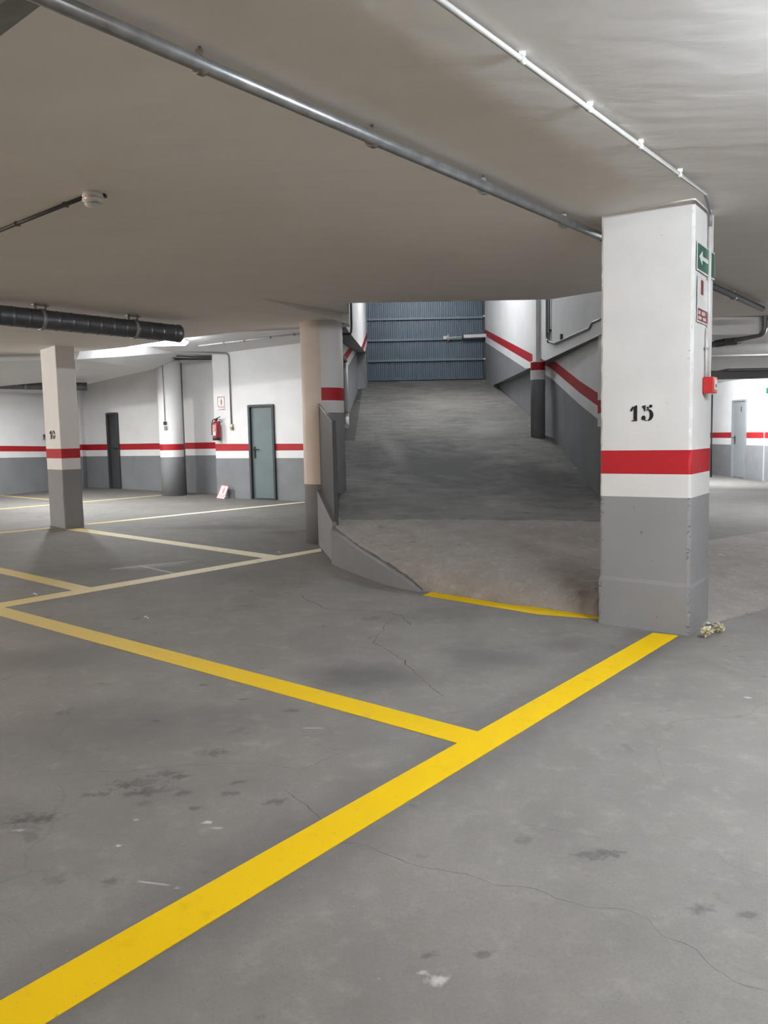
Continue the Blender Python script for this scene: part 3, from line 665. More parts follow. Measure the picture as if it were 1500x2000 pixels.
# ------------------------------------------------------------------ CEILINGS
HL, HR1, HR2, HR3 = C(679, 592), C(1073, 585), C(1120, 569), C(1172, 569)
Wc, HB = C(507, 582), C(682, 633)
def cp(x, y, d=0): return Vector((x, y, cz(x, y) + d))
xr = 3.1
E = [C(590, 636), C(470, 648), C(355, 661), C(240, 679), C(150, 687), C(84, 691), C(0, 687)]   # far edge of the near slab
m = MB()
m.face([cp(-18, -8), cp(15, -8), cp(15, HR3.y), cp(xr, HR3.y), HR3, HR2, HR1, HL, Wc, cp(-18, Wc.y)])
lx = E[-1].x
m.face([cp(-18, Wc.y), Wc, HB, cp(HB.x, 11.0), E[0], E[1], E[2], E[3], E[4], E[5], E[6], cp(-18, E[6].y + 0.4)])
m.face([cp(xr, HR3.y), cp(15, HR3.y), cp(15, 11.2), cp(xr, 11.2)])
HBu = HB + Vector((0.0, 0, 0.13)); HLu = HL + Vector((0, 0, 0.0))
m.face([Wc, HLu, HBu]); m.face([Wc, HB, HBu])
# slab edges
def skirt(ch, h):
    for p, q in zip(ch, ch[1:]): m.face([p, q, q + Vector((0, 0, h)), p + Vector((0, 0, h))])
skirt([cp(-18, E[6].y + 0.4)] + E[::-1] + [cp(HB.x, 11.0)], 0.75); skirt([HBu, HB], 0.3); skirt([HB, cp(HB.x, 11.0)], 0.5); skirt([HL, HR1, HR2, HR3, cp(xr, HR3.y)], 0.5)
bmesh.ops.triangulate(m.bm, faces=[f for f in m.bm.faces if len(f.verts) > 4])
struct(m.build('ceiling', CEIL), 'brownish plaster ceiling of the parking level', 'ceiling')
# higher ceiling behind, left
def fzc(X, Y): return 3.30 + 0.05 * (X + 2.6) if X > -4.6 else 3.20
m = MB(); Q = [(-17.8, 9.5), (-4.6, 9.5), (-0.85, 9.9), (-0.75, 21.5), (-4.6, 21.5), (-17.8, 21.5)]
m.hexa([(x, y, fzc(x + 1e-4, y)) for x, y in Q], [(x, y, 3.7) for x, y in Q])
bmesh.ops.triangulate(m.bm, faces=[f for f in m.bm.faces if len(f.verts) > 4])
struct(m.build('ceiling_back', CEILW), 'white ceiling above the wall with the green door', 'ceiling')
# dropped soffit over the far left corner
sp_ = [atY(-260, 706, 13.0), atY(0, 706, 13.0), atY(150, 702, 13.2), atY(300, 721, 17.6), atY(165, 746, 19.75), atY(92, 768, 18.9), atY(-260, 770, 15.5)]
m = MB(); m.hexa(sp_, [Vector((p.x + (0, 0, .22, .95, .3, 0, 0)[k], p.y, 3.35)) for k, p in enumerate(sp_)]); bmesh.ops.triangulate(m.bm, faces=[f for f in m.bm.faces if len(f.verts) > 4])
struct(m.build('ceiling_soffit', CEILW), 'dark dropped soffit with a lit front edge at the far left', 'ceiling')
# right: beam and lower ceiling beyond
bY = 11.2; bl = atY(1300, 617, bY); br = atY(1484, 617, bY); zb = atY(1440, 653, bY).z
m = MB(); m.box(((3.05 + br.x) / 2, bY + 0.2, (zb + 3.2) / 2), (br.x - 3.05, 0.4, 3.2 - zb)); struct(m.build('beam_right', WHITE), 'white beam face under the ceiling right of pillar fifteen', 'beam')
m = MB(); z1 = zb + 0.03; m.hexa([(3.1, bY + 0.3, z1), (14.9, bY + 0.3, z1), (14.9, 25.9, z1 + .02), (3.1, 25.9, z1 + .02)], [(3.1, bY + 0.3, 3.3), (14.9, bY + 0.3, 3.3), (14.9, 25.9, 3.3), (3.1, 25.9, 3.3)])
struct(m.build('ceiling_right', CEILW), 'ceiling over the bay on the far right', 'ceiling')
m = MB(); e0_ = atY(1380, 697, 14.6); m.tube([(5.4, 14.6, z1 - .016), (14.2, 14.6, z1 - .016)], .016, 10); tag(m.build('ceiling_conduit', CONW), 'long white conduit crossing the lit ceiling at the far right', 'conduit')
# ------------------------------------------------------------------ DOORS
def door(n, on, x0, x1, y0, leafm, framem, hx, hy, hs, label, plate=None, base=None):
    """on(px,py): the wall's plane"""
    a, b = on(x0, 900), on(x1, 900); a.z = b.z = 0; e = (b - a).normalized(); nr = Vector((e.y, -e.x, 0))
    if nr.dot(-a) < 0: nr = -nr
    w = (b - a).length; zb = base if base is not None else fz(a.x, a.y); zt = zat(a, y0)
    root = thing('door_%d' % n, ((a + b) / 2) + Vector((0, 0, zb)), label, 'door'); root['kind'] = 'structure'
    Rm = Matrix((e, -nr, Vector((0, 0, 1)))).transposed()
    P = lambda u, d, z: a + e * u + nr * d + Vector((0, 0, z))
    f = 0.045; m = MB()
    for u in (f / 2, w - f / 2): m.box(P(u, -0.01, (zb + zt) / 2), (f, 0.12, zt - zb), Rm)
    m.box(P(w / 2, -0.01, zt - f / 2), (w - 2 * f, 0.12, f), Rm); m.build('door_frame', framem, root, 0.004)
    m = MB(); m.box(P(w / 2, -0.035, (zb + zt - f) / 2 + 0.01), (w - 2 * f - 0.008, 0.04, zt - f - zb - 0.02), Rm); m.build('door_leaf', leafm, root, 0.003)
    if hx:
        h = on(hx, hy); u = (h - a).dot(e); z = h.z; m = MB()
        m.box(P(u, -0.010, z - 0.03), (0.04, 0.012, 0.24), Rm); m.tube([P(u, -0.01, z + .03), P(u, 0.05, z + .03), P(u + hs * 0.13, 0.05, z + .03)], 0.011, 8); m.build('handle', BLACK, root)
    if plate:
        p = on(*plate); u = (p - a).dot(e); m = MB(); m.box(P(u, -0.012, p.z), (0.045, 0.006, 0.14), Rm); m.build('plate', DGREY, root)
    m = MB(); m.box(P(w / 2, -0.02, zb + 0.008), (w - 2 * f, 0.07, 0.02), Rm); m.build('threshold', DGREY, root)
    return root
door(1, onW, 489, 539, 791.5, DOORM, DOORD, 497.5, 881, 1, 'green-grey metal door in the white wall behind the round column')
door(2, onB, 213.5, 235.5, 807.5, DOORD, DGREY, 233, 878, -1, 'dark grey narrow door at the back left')
door(3, onR, 1430.5, 1457, 782, DOORL, DOORL, 1434.5, 857, 1, 'light grey door in the bright wall on the right', plate=(1447, 799), base=Ra.z + 0.0)
# narrow dark door in the ramp's left wall
m = MB(); b = rz(14.8); y0, y1 = 14.35, 15.15
root = thing('door_4', (-0.7, 14.75, b), 'narrow dark steel door in the left wall of the ramp', 'door'); root['kind'] = 'structure'
m.box((-0.705, (y0 + y1) / 2, b + 1.0 + 0.15), (0.03, y1 - y0, 1.75)); m.build('door_leaf', DARK, root)
# ------------------------------------------------------------------ YELLOW LINES (paint on the floor)
def line_px(corners, h, mat, label, dz=0.0):
    m = MB(); pts = [F(x, y) for x, y in corners]; m.slab([p + Vector((0, 0, 0.0003)) for p in pts], (0, 0, h)); o = m.build('floor_line', mat); tag(o, label, 'floor marking', 'yellow lines painted on the floor'); return o
def line_w(p, q, w, h, mat, label, tr=0):
    d = (q - p).normalized(); n = Vector((-d.y, d.x, 0)) * w / 2; m = MB()
    P = [p + n, q + n, q - n, p - n]; m.slab([Vector((v.x, v.y, fz(v.x, v.y) + 0.0003)) for v in P], (0, 0, h)); o = m.build('floor_line', mat); tag(o, label, 'floor marking', 'yellow lines painted on the floor'); return o
uA = lambda x: 1956.6 - 0.5645 * x; lA = lambda x: 2053.9 - 0.6130 * x
line_px([(-1500, uA(-1500)), (560, uA(560)), (1275, 1236.5), (1325, 1242), (560, lA(560)), (-1500, lA(-1500))], 0.003, YEL, 'long bright yellow line running from the near left to the numbered 15 pillar')
line_px([(-30, 1184.4 - .2619 * 30), (440, 1184.4 + .2619 * 440), (935, 1430), (895, 1452.5), (440, 1203.2 + .2775 * 440), (-30, 1203.2 - .2775 * 30)], 0.0025, YELB, 'yellow bay line crossing the foreground and ending at the long bright line')
line_px([(-900, 1179.5 + .1678 * 900), (627, 1071.5), (629, 1077), (-900, 1188.3 + .1761 * 900)], 0.003, YELW, 'worn pale line ending at the low wall under the round column')
line_px([(-600, 1108.8 - .2197 * 600), (183, 1149), (150, 1155), (-600, 1120 - .2329 * 600)], 0.0025, YELW, 'short worn yellow line entering at the left edge of the photo')
line_px([(152, 1031.5), (260, 1046.5), (553, 1087), (523, 1091.3), (260, 1052.9), (128, 1034.5)], 0.0025, YELC, 'faded line running from the foot of the numbered 10 pillar')
line_w(F(168, 1024.3), F(596, 980.6), 0.13, 0.002, YELC, 'thin faded line right of the numbered 10 pillar, passing below the green door')
line_w(F(-500, 1092.5), F(101, 1031), 0.13, 0.002, YELC, 'thin faded line left of the numbered 10 pillar')
line_w(F(-400, 1029), F(316, 967.2), 0.11, 0.002, YELC, 'farthest thin line ending at the white round column')
line_w(F(-60, 963), F(99, 976), 0.11, 0.0017, YELC, 'far faint line slanting behind the numbered 10 pillar')
line_px([(826, 1163), (842, 1157), (900, 1166), (1000, 1182), (1100, 1192), (1172, 1198), (1172, 1209.5), (1050, 1200), (930, 1180)], 0.003, YEL, 'bright yellow stripe along the foot of the ramp')
# ------------------------------------------------------------------ GUARD by the ramp
g = thing('ramp_guard', (w1.x, w1.y, zt1), 'dark grey steel guard plate beside the thick round column', 'railing')
gp0, gp1 = w0 + off * 0.5, w1 + off * 0.5
top0, top1 = zat(gp0, 786), zat(gp1, 826); e = (gp1 - gp0); e.z = 0; e.normalize(); nn = Vector((e.y, -e.x, 0)) * 0.006
a = Vector((gp0.x, gp0.y, 0)) + e * 0.02; b = Vector((gp1.x, gp1.y, 0)) - e * 0.02
m = MB(); pts = [a + ez * (zt0 - 0.02), b + ez * (zt1 - 0.02), b + ez * top1, a + ez * top0]; m.slab([p - nn for p in pts], nn * 2); m.build('plate', PLATE, g)
m = MB(); m.tube([a + ez * top0, b + ez * top1], 0.014, 10); m.build('top_rail', CONG, g)
m = MB(); m.box(b + ez * ((top1 + zt1) / 2 - 0.1) , (0.045, 0.045, top1 - zt1 + 0.25), basis((0, 0, 1))); m.build('post', PLATE, g, 0.003)
m = MB(); m.box(a + ez * top0 - e * 0.05, (0.14, 0.03, 0.03), Matrix.Rotation(0.1, 3, 'Z')); m.build('wall_bracket', DGREY, g)
m = MB(); m.box(a + ez * (zt0 - 0.0) - e * 0.05, (0.10, 0.03, 0.03), Matrix.Rotation(0.1, 3, 'Z')); m.build('wall_bracket', DGREY, g)
# ------------------------------------------------------------------ PIPES on the ceiling
def clamp(root, p, d, r, top, mat):
    m = MB(); R3 = basis(d); m.lathe([(r * 1.02, -0.018), (r * 1.2, -0.018), (r * 1.2, 0.018), (r * 1.02, 0.018)], p, 18, R3)
    m.tube([p + ez * r, Vector((p.x, p.y, top))], 0.008, 8); m.box(p + ez * (r + 0.012), (0.03, 0.03, 0.03)); m.build('clamp', mat, root)
pr = 0.032; P0, P1, P2 = C(-600, -301, 0.075), C(1172, 461, 0.075), C(1489, 603, 0.075)
pipe = thing('ceiling_pipe', P1, 'thick galvanised pipe running diagonally under the ceiling to the pillar', 'pipe')
m = MB(); m.tube([P0, P0.lerp(P1, .5), P1], pr, 18); m.build('pipe_run', GALV, pipe)
m = MB(); m.tube([P1, P2], pr, 18); m.build('pipe_run', PIPED, pipe)
for px, py in ((403, 122), (737, 270), (957, 364), (1107, 434), (1432, 579)):
    q = C(px, py, 0.075); dd = (P2 - P0).normalized(); t = (q - P0).dot(dd); q = P0 + dd * t
    # keep on the run
    clamp(pipe, q, dd, pr, cz(q.x, q.y), BROWN if px < 800 else CONG)
# white conduit with drop down pillar 15
qa, qb = C(300, -407, 0.03), C(1386, 384, 0.03)
fR = lambda px, py, o=0.02: onp(px, py, c15, r15, o)
con = thing('ceiling_conduit', qb, 'thin white conduit crossing the ceiling and dropping down the pillar', 'conduit')
m = MB(); m.tube([qa, qb + (qa - qb) * 0.02], 0.0135, 12); m.build('conduit_run', plain('greyish_conduit', (0.44, 0.43, 0.405, 1), 0.5), con)  # one even greyish tone, darker than the white drop
k1 = fR(1388, 396, 0.02); k2 = fR(1387, 737, 0.02)
m = MB(); m.tube(bend([qb + (qa - qb) * 0.02, Vector((k1.x, k1.y, qb.z - 0.0)), Vector((k1.x, k1.y, k1.z - 0.17))], 0.06), 0.0135, 12); m.build('elbow', CONG, con)
m = MB(); m.tube([(k1.x, k1.y, k1.z - 0.17), (k1.x, k1.y, k2.z)], 0.0125, 12); m.build('drop', CONW, con)
for px, py in ((1032, 112), (1163, 209), (1258, 283), (1330, 340)):
    q = C(px, py, 0.03); dd = (qb - qa).normalized(); q = qa + dd * (q - qa).dot(dd); clamp(con, q, dd, 0.0135, cz(q.x, q.y), CONW)
con = thing('wall_conduit', fR(1379, 737, .02), 'short white conduit ending at the red box on the pillar', 'conduit')
k3 = fR(1379, 640, .016); k4 = fR(1379, 737, .016); m = MB(); m.tube([(k4.x, k4.y, k3.z), (k4.x, k4.y, k4.z)], 0.009, 10); m.build('conduit_run', CONW, con)
m = MB(); m.box((k4.x, k4.y, fR(1379, 680).z), (0.034, 0.034, 0.015)); m.build('clip', CONG, con)
# ------------------------------------------------------------------ SIGNS on the pillar's right face
nR = (fR(1375, 600, 0.1) - fR(1375, 600, 0.0)); nR = Vector((-dL.x, -dL.y, 0))
if nR.dot(-c15) < 0 and False: nR = -nR
def plate_on(name, px, col, mat, parent, thick=0.004, o=0.004, edge=0):
    pts = [fR(x, y, 0.0) + nR * o for x, y in px]; m = MB(); m.slab(pts, nR * thick); return m.build(name, mat, parent)
sg = thing('exit_sign', fR(1375, 535, 0.0), 'green sign with a white arrow high on the numbered 15 pillar', 'sign')
# build the sign from its own rectangle on the face
def rect_on(u0, u1, z0, z1, o, t, mat, name, parent, on=None):
    P = lambda u, z: Vector((c15.x, c15.y, 0)) + dR * u + nR * o + ez * z
    m = MB(); m.slab([P(u0, z0), P(u1, z0), P(u1, z1), P(u0, z1)], nR * t); return m.build(name, mat, parent)
ulen = (r15 - c15).length
uu = lambda px, py: (fR(px, py, 0) - c15).dot(dR)
zA, zB = fR(1373, 533, 0).z, fR(1373, 484, 0).z
u0s, u1s = uu(1362, 505), uu(1381, 505) * 1.0
rect_on(0.03, ulen - 0.02, zA - 0.012, zB + 0.012, 0.009, 0.002, SIGNW, 'backing', sg)
rect_on(0.045, ulen - 0.035, zA, zB, 0.011, 0.002, GREEN, 'panel', sg)
P = lambda u, z: Vector((c15.x, c15.y, 0)) + dR * u + nR * 0.013 + ez * z
zm = (zA + zB) / 2
m = MB(); m.slab([P(0.16, zm - .014), P(0.34, zm - .014), P(0.34, zm + .014), P(0.16, zm + .014)], nR * 0.0015); m.slab([P(0.08, zm), P(0.17, zm - .05), P(0.17, zm + .05)], nR * 0.0016); m.build('arrow', SIGNW, sg)
sg = thing('alarm_sign', fR(1375, 635, 0.0), 'shiny white and maroon alarm sign above the red box on the pillar', 'sign')
zA, zB = fR(1374, 634, 0).z, fR(1374, 546, 0).z
rect_on(0.06, 0.36, zA, zB, 0.009, 0.002, SIGNW, 'backing', sg)
rect_on(0.07, 0.35, zA + .01, lerp(zA, zB, 0.30), 0.011, 0.0015, SIGNR, 'text_panel', sg)
rect_on(0.15, 0.22, lerp(zA, zB, 0.62), zB - .02, 0.011, 0.0015, SIGNR, 'pictogram', sg)
m = MB()
for r_, (za, zc) in enumerate(((0.06, 0.13), (0.17, 0.25))):
    for k in range(7 if r_ else 8):
        u = 0.085 + k * 0.033
        if (k + r_) % 4 == 3: continue
        m.slab([P(u, lerp(zA, zB, za)), P(u + .019, lerp(zA, zB, za)), P(u + .019, lerp(zA, zB, zc)), P(u, lerp(zA, zB, zc))], nR * 0.0014)
m.build('lettering', SIGNW, sg)
bx = thing('alarm_box', fR(1385, 770, 0.0), 'red fire alarm box on the right face of the pillar', 'alarm')
zA, zB = fR(1384, 768, 0.04).z, fR(1384, 736, 0.04).z; ub = (fR(1384, 750, .03) - c15).dot(dR)
Rb3 = Matrix((dR, -nR, ez)).transposed()
cb = Vector((c15.x, c15.y, 0)) + dR * ub + nR * 0.04 + ez * ((zA + zB) / 2)
m = MB(); m.box(cb, (0.125, 0.075, zB - zA), Rb3); m.build('housing', REDP, bx, 0.006)
m = MB(); m.box(cb + nR * 0.039 + dR * 0.0, (0.075, 0.006, 0.075), Rb3); m.build('window', BEIGE, bx, 0.002)
m = MB(); m.box(cb + nR * 0.043 - ez * 0.005, (0.02, 0.004, 0.02), Rb3); m.build('button', DARK, bx)
# black cable running down the pillar's back edge
m = MB(); k = Vector((c15.x, c15.y, 0)) + dR * (ulen - 0.012) + nR * 0.008
m.tube([k + ez * zA, k + ez * 1.4, k + dR * 0.01 + ez * 1.12], 0.006, 8); tag(m.build('cable', DARK), 'black cable hanging below the red alarm box', 'cable')
# ------------------------------------------------------------------ DUCTS
def duct(name, p, q, r, label, hang, top_fn, mat=DUCT, seams=0.16, grp=None):
    d = (q - p); L = d.length; R3 = basis(d); t = thing(name, p, label, 'duct', grp)
    prof = [(r - 0.012, 0.0)]; z = 0.0
    while z < L - 0.02:
        prof += [(r, z), (r, z + seams * .06), (r, z + seams * 0.80), (r, z + seams * 0.88), (r + 0.003, z + seams * 0.90), (r + 0.003, z + seams * 0.97)]; z += seams
    prof += [(r, L - .03), (r + 0.006, L - 0.03), (r + 0.006, L), (r - 0.012, L), (r - 0.012, L - 0.25)]
    prof = [(a_, min(b_, L)) for a_, b_ in prof]
    m = MB(); m.lathe(prof, p, 32, R3); m.build('duct_tube', mat, t)
    for s in hang:
        c = p + d * s; dn = d.normalized(); sd = Vector((-dn.y, dn.x, 0)).normalized(); tz = top_fn(c.x, c.y); m = MB()
        m.lathe([(r + 0.004, -0.02), (r + 0.01, -0.02), (r + 0.01, 0.02), (r + 0.004, 0.02)], c, 28, R3)
        for k in (-1, 1): m.box(c + dn * 0.055 * k + ez * ((tz - c.z + r) / 2), (0.02, 0.02, tz - c.z - r + 0.02))
        m.box(Vector((c.x, c.y, tz - 0.02)), (0.17, 0.05, 0.012), Matrix((dn, sd, ez)).transposed()); m.build('hanger', CONG, t)
    return t
D0, D1 = C(-140, 601, 0.165), C(350, 652, 0.165)
da = (C(268, 641, .165) - D0).length / (D1 - D0).length; dbb = (C(80, 624, .165) - D0).length / (D1 - D0).length
duct('round_duct', D0, D1, 0.102, 'thick round metal duct hanging under the ceiling at the left', (dbb, da), cz)
D2, D3 = atY(-160, 749, 16.4), atY(170, 755, 17.6); zz = lambda X, Y: 2.86
duct('round_duct', D2, D3, 0.085, 'thin dark duct far back at the left behind pillar 10', (0.62,), zz)
# ------------------------------------------------------------------ LAMPS
def lum(loc, rz_, L, strength, col, label, name='ceiling_lamp', grp=None, w=0.16):
    t = thing(name, loc, label, 'lamp', grp); t.rotation_euler = (0, 0, rz_)
    Rz = Matrix.Rotation(rz_, 3, 'Z'); loc = Vector(loc)
    m = MB(); m.box(loc + ez * -0.02, (L, w * 0.8, 0.04), Rz); m.build('housing', CONW, t, 0.006)
    key = 'lamp_glow_%g_%s' % (strength, '_'.join('%.2f' % v for v in col)); em = MATS.get(key) or emit(key, col + (1,), strength)
    m = MB(); n = 10; d = Rz @ Vector((1, 0, 0)); s = Rz @ Vector((0, 1, 0)); rings = []
    for x, k in ((-L / 2, 0.6), (-L / 2 + .05, 1), (L / 2 - .05, 1), (L / 2, 0.6)):
        rings.append([m.bm.verts.new(loc + d * x + s * (w / 2 * k * math.cos(math.pi * i / n)) + ez * (-0.04 - 0.075 * k * math.sin(math.pi * i / n))) for i in range(n + 1)])
    for a_, b_ in zip(rings, rings[1:]):
        for i in range(n): m.bm.faces.new((a_[i], a_[i + 1], b_[i + 1], b_[i])).smooth = True
    m.bm.faces.new(rings[0]); m.bm.faces.new(rings[-1][::-1]); m.build('diffuser', em, t, merge=False)
    return t
lp = atY(296, 681, 14.4); COOL = (0.93, 0.97, 1.0); NEU = (1.0, 0.96, 0.91)
def tube_lamp(loc, rz_, L, strength, col, label, drop=0.10):
    t = thing('ceiling_lamp', loc, label, 'lamp'); t.rotation_euler = (0, 0, rz_); Rz = Matrix.Rotation(rz_, 3, 'Z'); loc = Vector(loc); d = Rz @ Vector((1, 0, 0))
    m = MB(); m.box(loc + ez * -0.02, (L * 0.9, 0.05, 0.04), Rz)
    for k in (-1, 1): m.box(loc + d * (L / 2 * k) - ez * (drop / 2), (0.03, 0.05, drop), Rz)
    m.build('housing', CONW, t, 0.003)
    em = emit('tube_glow', col + (1,), strength); m = MB(); m.tube([loc - d * (L / 2 - .02) - ez * drop, loc + d * (L / 2 - .02) - ez * drop], 0.026, 14); m.build('tube', em, t)
LK = 5.0; WARM = (1.0, 0.90, 0.80)
lum((lp.x, lp.y, fzc(lp.x, lp.y)), 0.0, 1.25, 9.5 * LK, COOL, 'bright tube lamp on the ceiling behind the round duct', w=0.28)
tube_lamp((2.55, 2.75, cz(2.55, 2.75)), 0.91, 1.3, 52 * LK, (0.82, 0.91, 1.0), 'tube lamp on the near ceiling to the right', 0.13)
tube_lamp((9.0, 4.6, cz(9.0, 4.6)), 0.91, 1.3, 16 * LK, COOL, 'added fill tube lamp over the right side of the near floor')  # unseen lamp, added to brighten the right face of pillar 15
tube_lamp((4.4, 2.6, cz(4.4, 2.6)), 0.91, 1.3, 22 * LK, COOL, 'second tube lamp on the near ceiling to the right')
tube_lamp((7.4, 12.6, z1), 0.0, 1.3, 55 * LK, COOL, 'tube lamp over the far right bay')
tube_lamp((-6.0, 4.5, cz(-6, 4.5)), 0.91, 1.3, 42 * LK, WARM, 'tube lamp on the ceiling far to the left')
tube_lamp((-12.5, 10.8, cz(-12.5, 10.8)), 1.57, 1.3, 170 * LK, NEU, 'added fill tube lamp left of the numbered 10 pillar')  # unseen strong lamp, added to light the left sides of pillar and column
# made-up lamp hidden behind pillar 10, added to brighten the back walls
rp = Vector((-6.15, 15.45, 2.70)); ra = math.atan2(15.45, -6.15); Rz = Matrix.Rotation(ra, 3, 'Z'); rl = thing('ceiling_lamp', rp, 'added unseen box lamp under the soffit behind the numbered 10 pillar', 'lamp')
m = MB()
for k in (-1, 1):
    m.box(rp + Rz @ Vector((0, .075 * k, .05)), (1.3, .012, .16), Rz); m.box(rp + Rz @ Vector((.645 * k, 0, .05)), (.012, .15, .16), Rz)
m.box(rp + ez * .12, (1.3, .15, .02), Rz); m.build('housing', DGREY, rl)
m = MB(); m.box(rp + ez * -.026, (1.27, .136, .006), Rz); m.build('diffuser', emit('panel_glow', COOL + (1,), 28 * LK), rl)
tube_lamp((0.2, -2.8, cz(0.2, -2.8)), 0.91, 1.3, 60 * LK, NEU, 'added fill tube lamp on the ceiling behind the viewer')  # unseen lamp, added to lift the general brightness
tube_lamp((7.6, 20.6, z1), 1.57, 1.3, 95 * LK, COOL, 'tube lamp near the light grey door on the right')
tube_lamp((1.2, 17.0, TOP), 0.0, 1.3, 54 * LK, COOL, 'tube lamp above the top of the ramp')
# ------------------------------------------------------------------ DETECTOR
dp = C(181, 377, 0.0); det = thing('smoke_detector', dp, 'white smoke detector with a red light on the dark ceiling', 'smoke detector')
m = MB(); m.lathe([(0.058, 0.0), (0.062, -0.012), (0.066, -0.026), (0.060, -0.034)], dp, 28); m.build('base', CONW, det)
m = MB(); m.lathe([(0.058, -0.032), (0.066, -0.040), (0.066, -0.052), (0.050, -0.060), (0.046, -0.066)], dp, 28); m.build('sensor_head', SIGNW, det)
m = MB(); m.lathe([(0.040, -0.06), (0.040, -0.070)], dp, 24); m.build('vent', DARK, det)
m = MB(); m.lathe([(0.052, -0.069), (0.050, -0.078), (0.030, -0.088), (0.008, -0.092)], dp, 24); m.build('cap', CONW, det)
m = MB(); m.lathe([(0.0055, -0.004), (0.0055, 0.0), (0.003, 0.004)], dp + Vector((-0.025, -0.060, -0.046)), 10, basis((-0.3, -1, -0.4))); m.build('led', LED, det)
m = MB(); m.box(dp + Vector((0.055, 0.03, -0.01)), (0.04, 0.04, 0.02)); m.build('gland', DARK, det, 0.003)
m = MB(); a = C(168, 384, 0.012); b = C(-140, 506, 0.012); m.tube([a, b], 0.012, 10); o = m
cd = thing('detector_conduit', a, 'thin grey conduit leading to the smoke detector', 'conduit'); o.build('conduit_run', PLATE, cd)
for px, py in ((128, 399.5), (34, 437)):
    q = C(px, py, 0.012); m = MB(); m.box(q, (0.03, 0.03, 0.03)); m.build('clip', DGREY, cd)
# trunking in the near top left corner
m = MB(); a, b = C(80, -40, 0.05), C(-96, 100, 0.05); d = (b - a); m.box((a + b) / 2, (0.10, 0.06, d.length + 0.4), basis(d)); tag(m.build('cable_trunking', CONG), 'dark trunking on the ceiling in the top left corner', 'trunking')
# ------------------------------------------------------------------ FITTINGS on the wall with the green door
nW = Vector((Wb.y - Wa.y, -(Wb.x - Wa.x), 0)).normalized()
if nW.dot(-Wa) < 0: nW = -nW
eW = (Wb - Wa); eW.z = 0; eW.normalize(); RW = Matrix((eW, -nW, ez)).transposed()
W_ = lambda px, py, o=0.0: onW(px, py) + nW * o
def fire_sign(root, O, ex, up, nr, w, h):
    P = lambda u, v, o=0: O + ex * u * w + up * v * h + nr * o
    def rc(u0, u1, v0, v1, o): return [P(u0, v0, o), P(u1, v0, o), P(u1, v1, o), P(u0, v1, o)]
    m = MB(); m.slab(rc(0, 1, 0, 1, 0), nr * 0.004); m.build('backing', SIGNW, root)
    m = MB()
    for r_ in ((0, 1, .92, 1), (0, 1, .25, .32), (0, .10, .3, 1), (.90, 1, .3, 1)): m.slab(rc(*r_, 0.004), nr * 0.0015)
    m.build('border', root_mat[0], root)
    m = MB(); m.slab(rc(.40, .70, .38, .78, .004), nr * .0015); m.slab(rc(.48, .60, .78, .86, .004), nr * .0015); m.slab(rc(.28, .74, .86, .90, .004), nr * .0015); m.slab(rc(.22, .30, .6, .88, .004), nr * .0015); m.build('pictogram', root_mat[0], root)
    m = MB(); m.slab(rc(.02, .98, 0.0, .22, .004), nr * .0012); m.build('text_panel', root_mat[0], root)
    m = MB()
    for k in range(7): m.slab(rc(.08 + k * .125, .16 + k * .125, .07, .15, .0052), nr * .001)
    m.build('lettering', SIGNW, root)
root_mat = [SIGNB]
p = W_(426, 801, 0.004); q = W_(439.5, 801, .004); sgn = thing('extinguisher_sign', p, 'small brown and white extinguisher sign fixed on the wall above the extinguisher', 'sign')
fire_sign(sgn, p, eW, ez, nW, (q - p).length, W_(426, 775, .004).z - p.z)
root_mat = [REDP]
p = F(425.5, 973.2); p = p + Vector((0, 0, 0.004)); sgn = thing('leaning_sign', p, 'red and white sign leaning on the floor against the wall', 'sign')
tilt = (nW * -0.42 + ez * 0.9).normalized(); up = (tilt + eW * 0.16).normalized(); nrm = eW.cross(up).normalized()
if nrm.dot(nW) < 0: nrm = -nrm
fire_sign(sgn, p + nW * 0.04, (eW - eW.dot(up) * up).normalized(), up, nrm, 0.19, 0.31)
# extinguisher
xc = W_(429.5, 858, 0.115); zt_, zb_ = W_(430, 823, .1).z, W_(430, 859, .1).z; ext = thing('fire_extinguisher', xc, 'red fire extinguisher hanging on the white wall', 'fire extinguisher')
r_ = 0.082; c0 = Vector((xc.x, xc.y, 0)); h = zt_ - zb_
m = MB(); m.lathe([(r_ * .8, zb_), (r_ * .97, zb_ + .02), (r_, zb_ + .05), (r_, zt_ - .07), (r_ * .9, zt_ - .035), (r_ * .6, zt_ - .01), (.03, zt_), (.028, zt_ + .025)], c0, 28); m.build('cylinder', EXTR, ext)
m = MB(); m.lathe([(r_ * .85, zb_ - .01), (r_ * 1.02, zb_), (r_ * 1.02, zb_ + .045), (r_ * .98, zb_ + .05)], c0, 28); m.build('foot_ring', DARK, ext)
m = MB(); m.box(c0 + ez * (zt_ + .04), (.05, .05, .04), RW); m.box(c0 + ez * (zt_ + .07) + eW * .045, (.13, .022, .014), RW @ Matrix.Rotation(-.35, 3, 'Y')); m.box(c0 + ez * (zt_ + .045) + eW * .05, (.11, .02, .012), RW); m.build('valve', BLACK, ext)
m = MB(); m.tube(bend([c0 + ez * (zt_ + .04), c0 - eW * .075 + ez * (zt_ + .04), c0 - eW * .098 + nW * .02 + ez * (zt_ - .06), c0 - eW * .096 + nW * .02 + ez * (zb_ + .10)], .05), .011, 10); m.build('hose', DARK, ext)
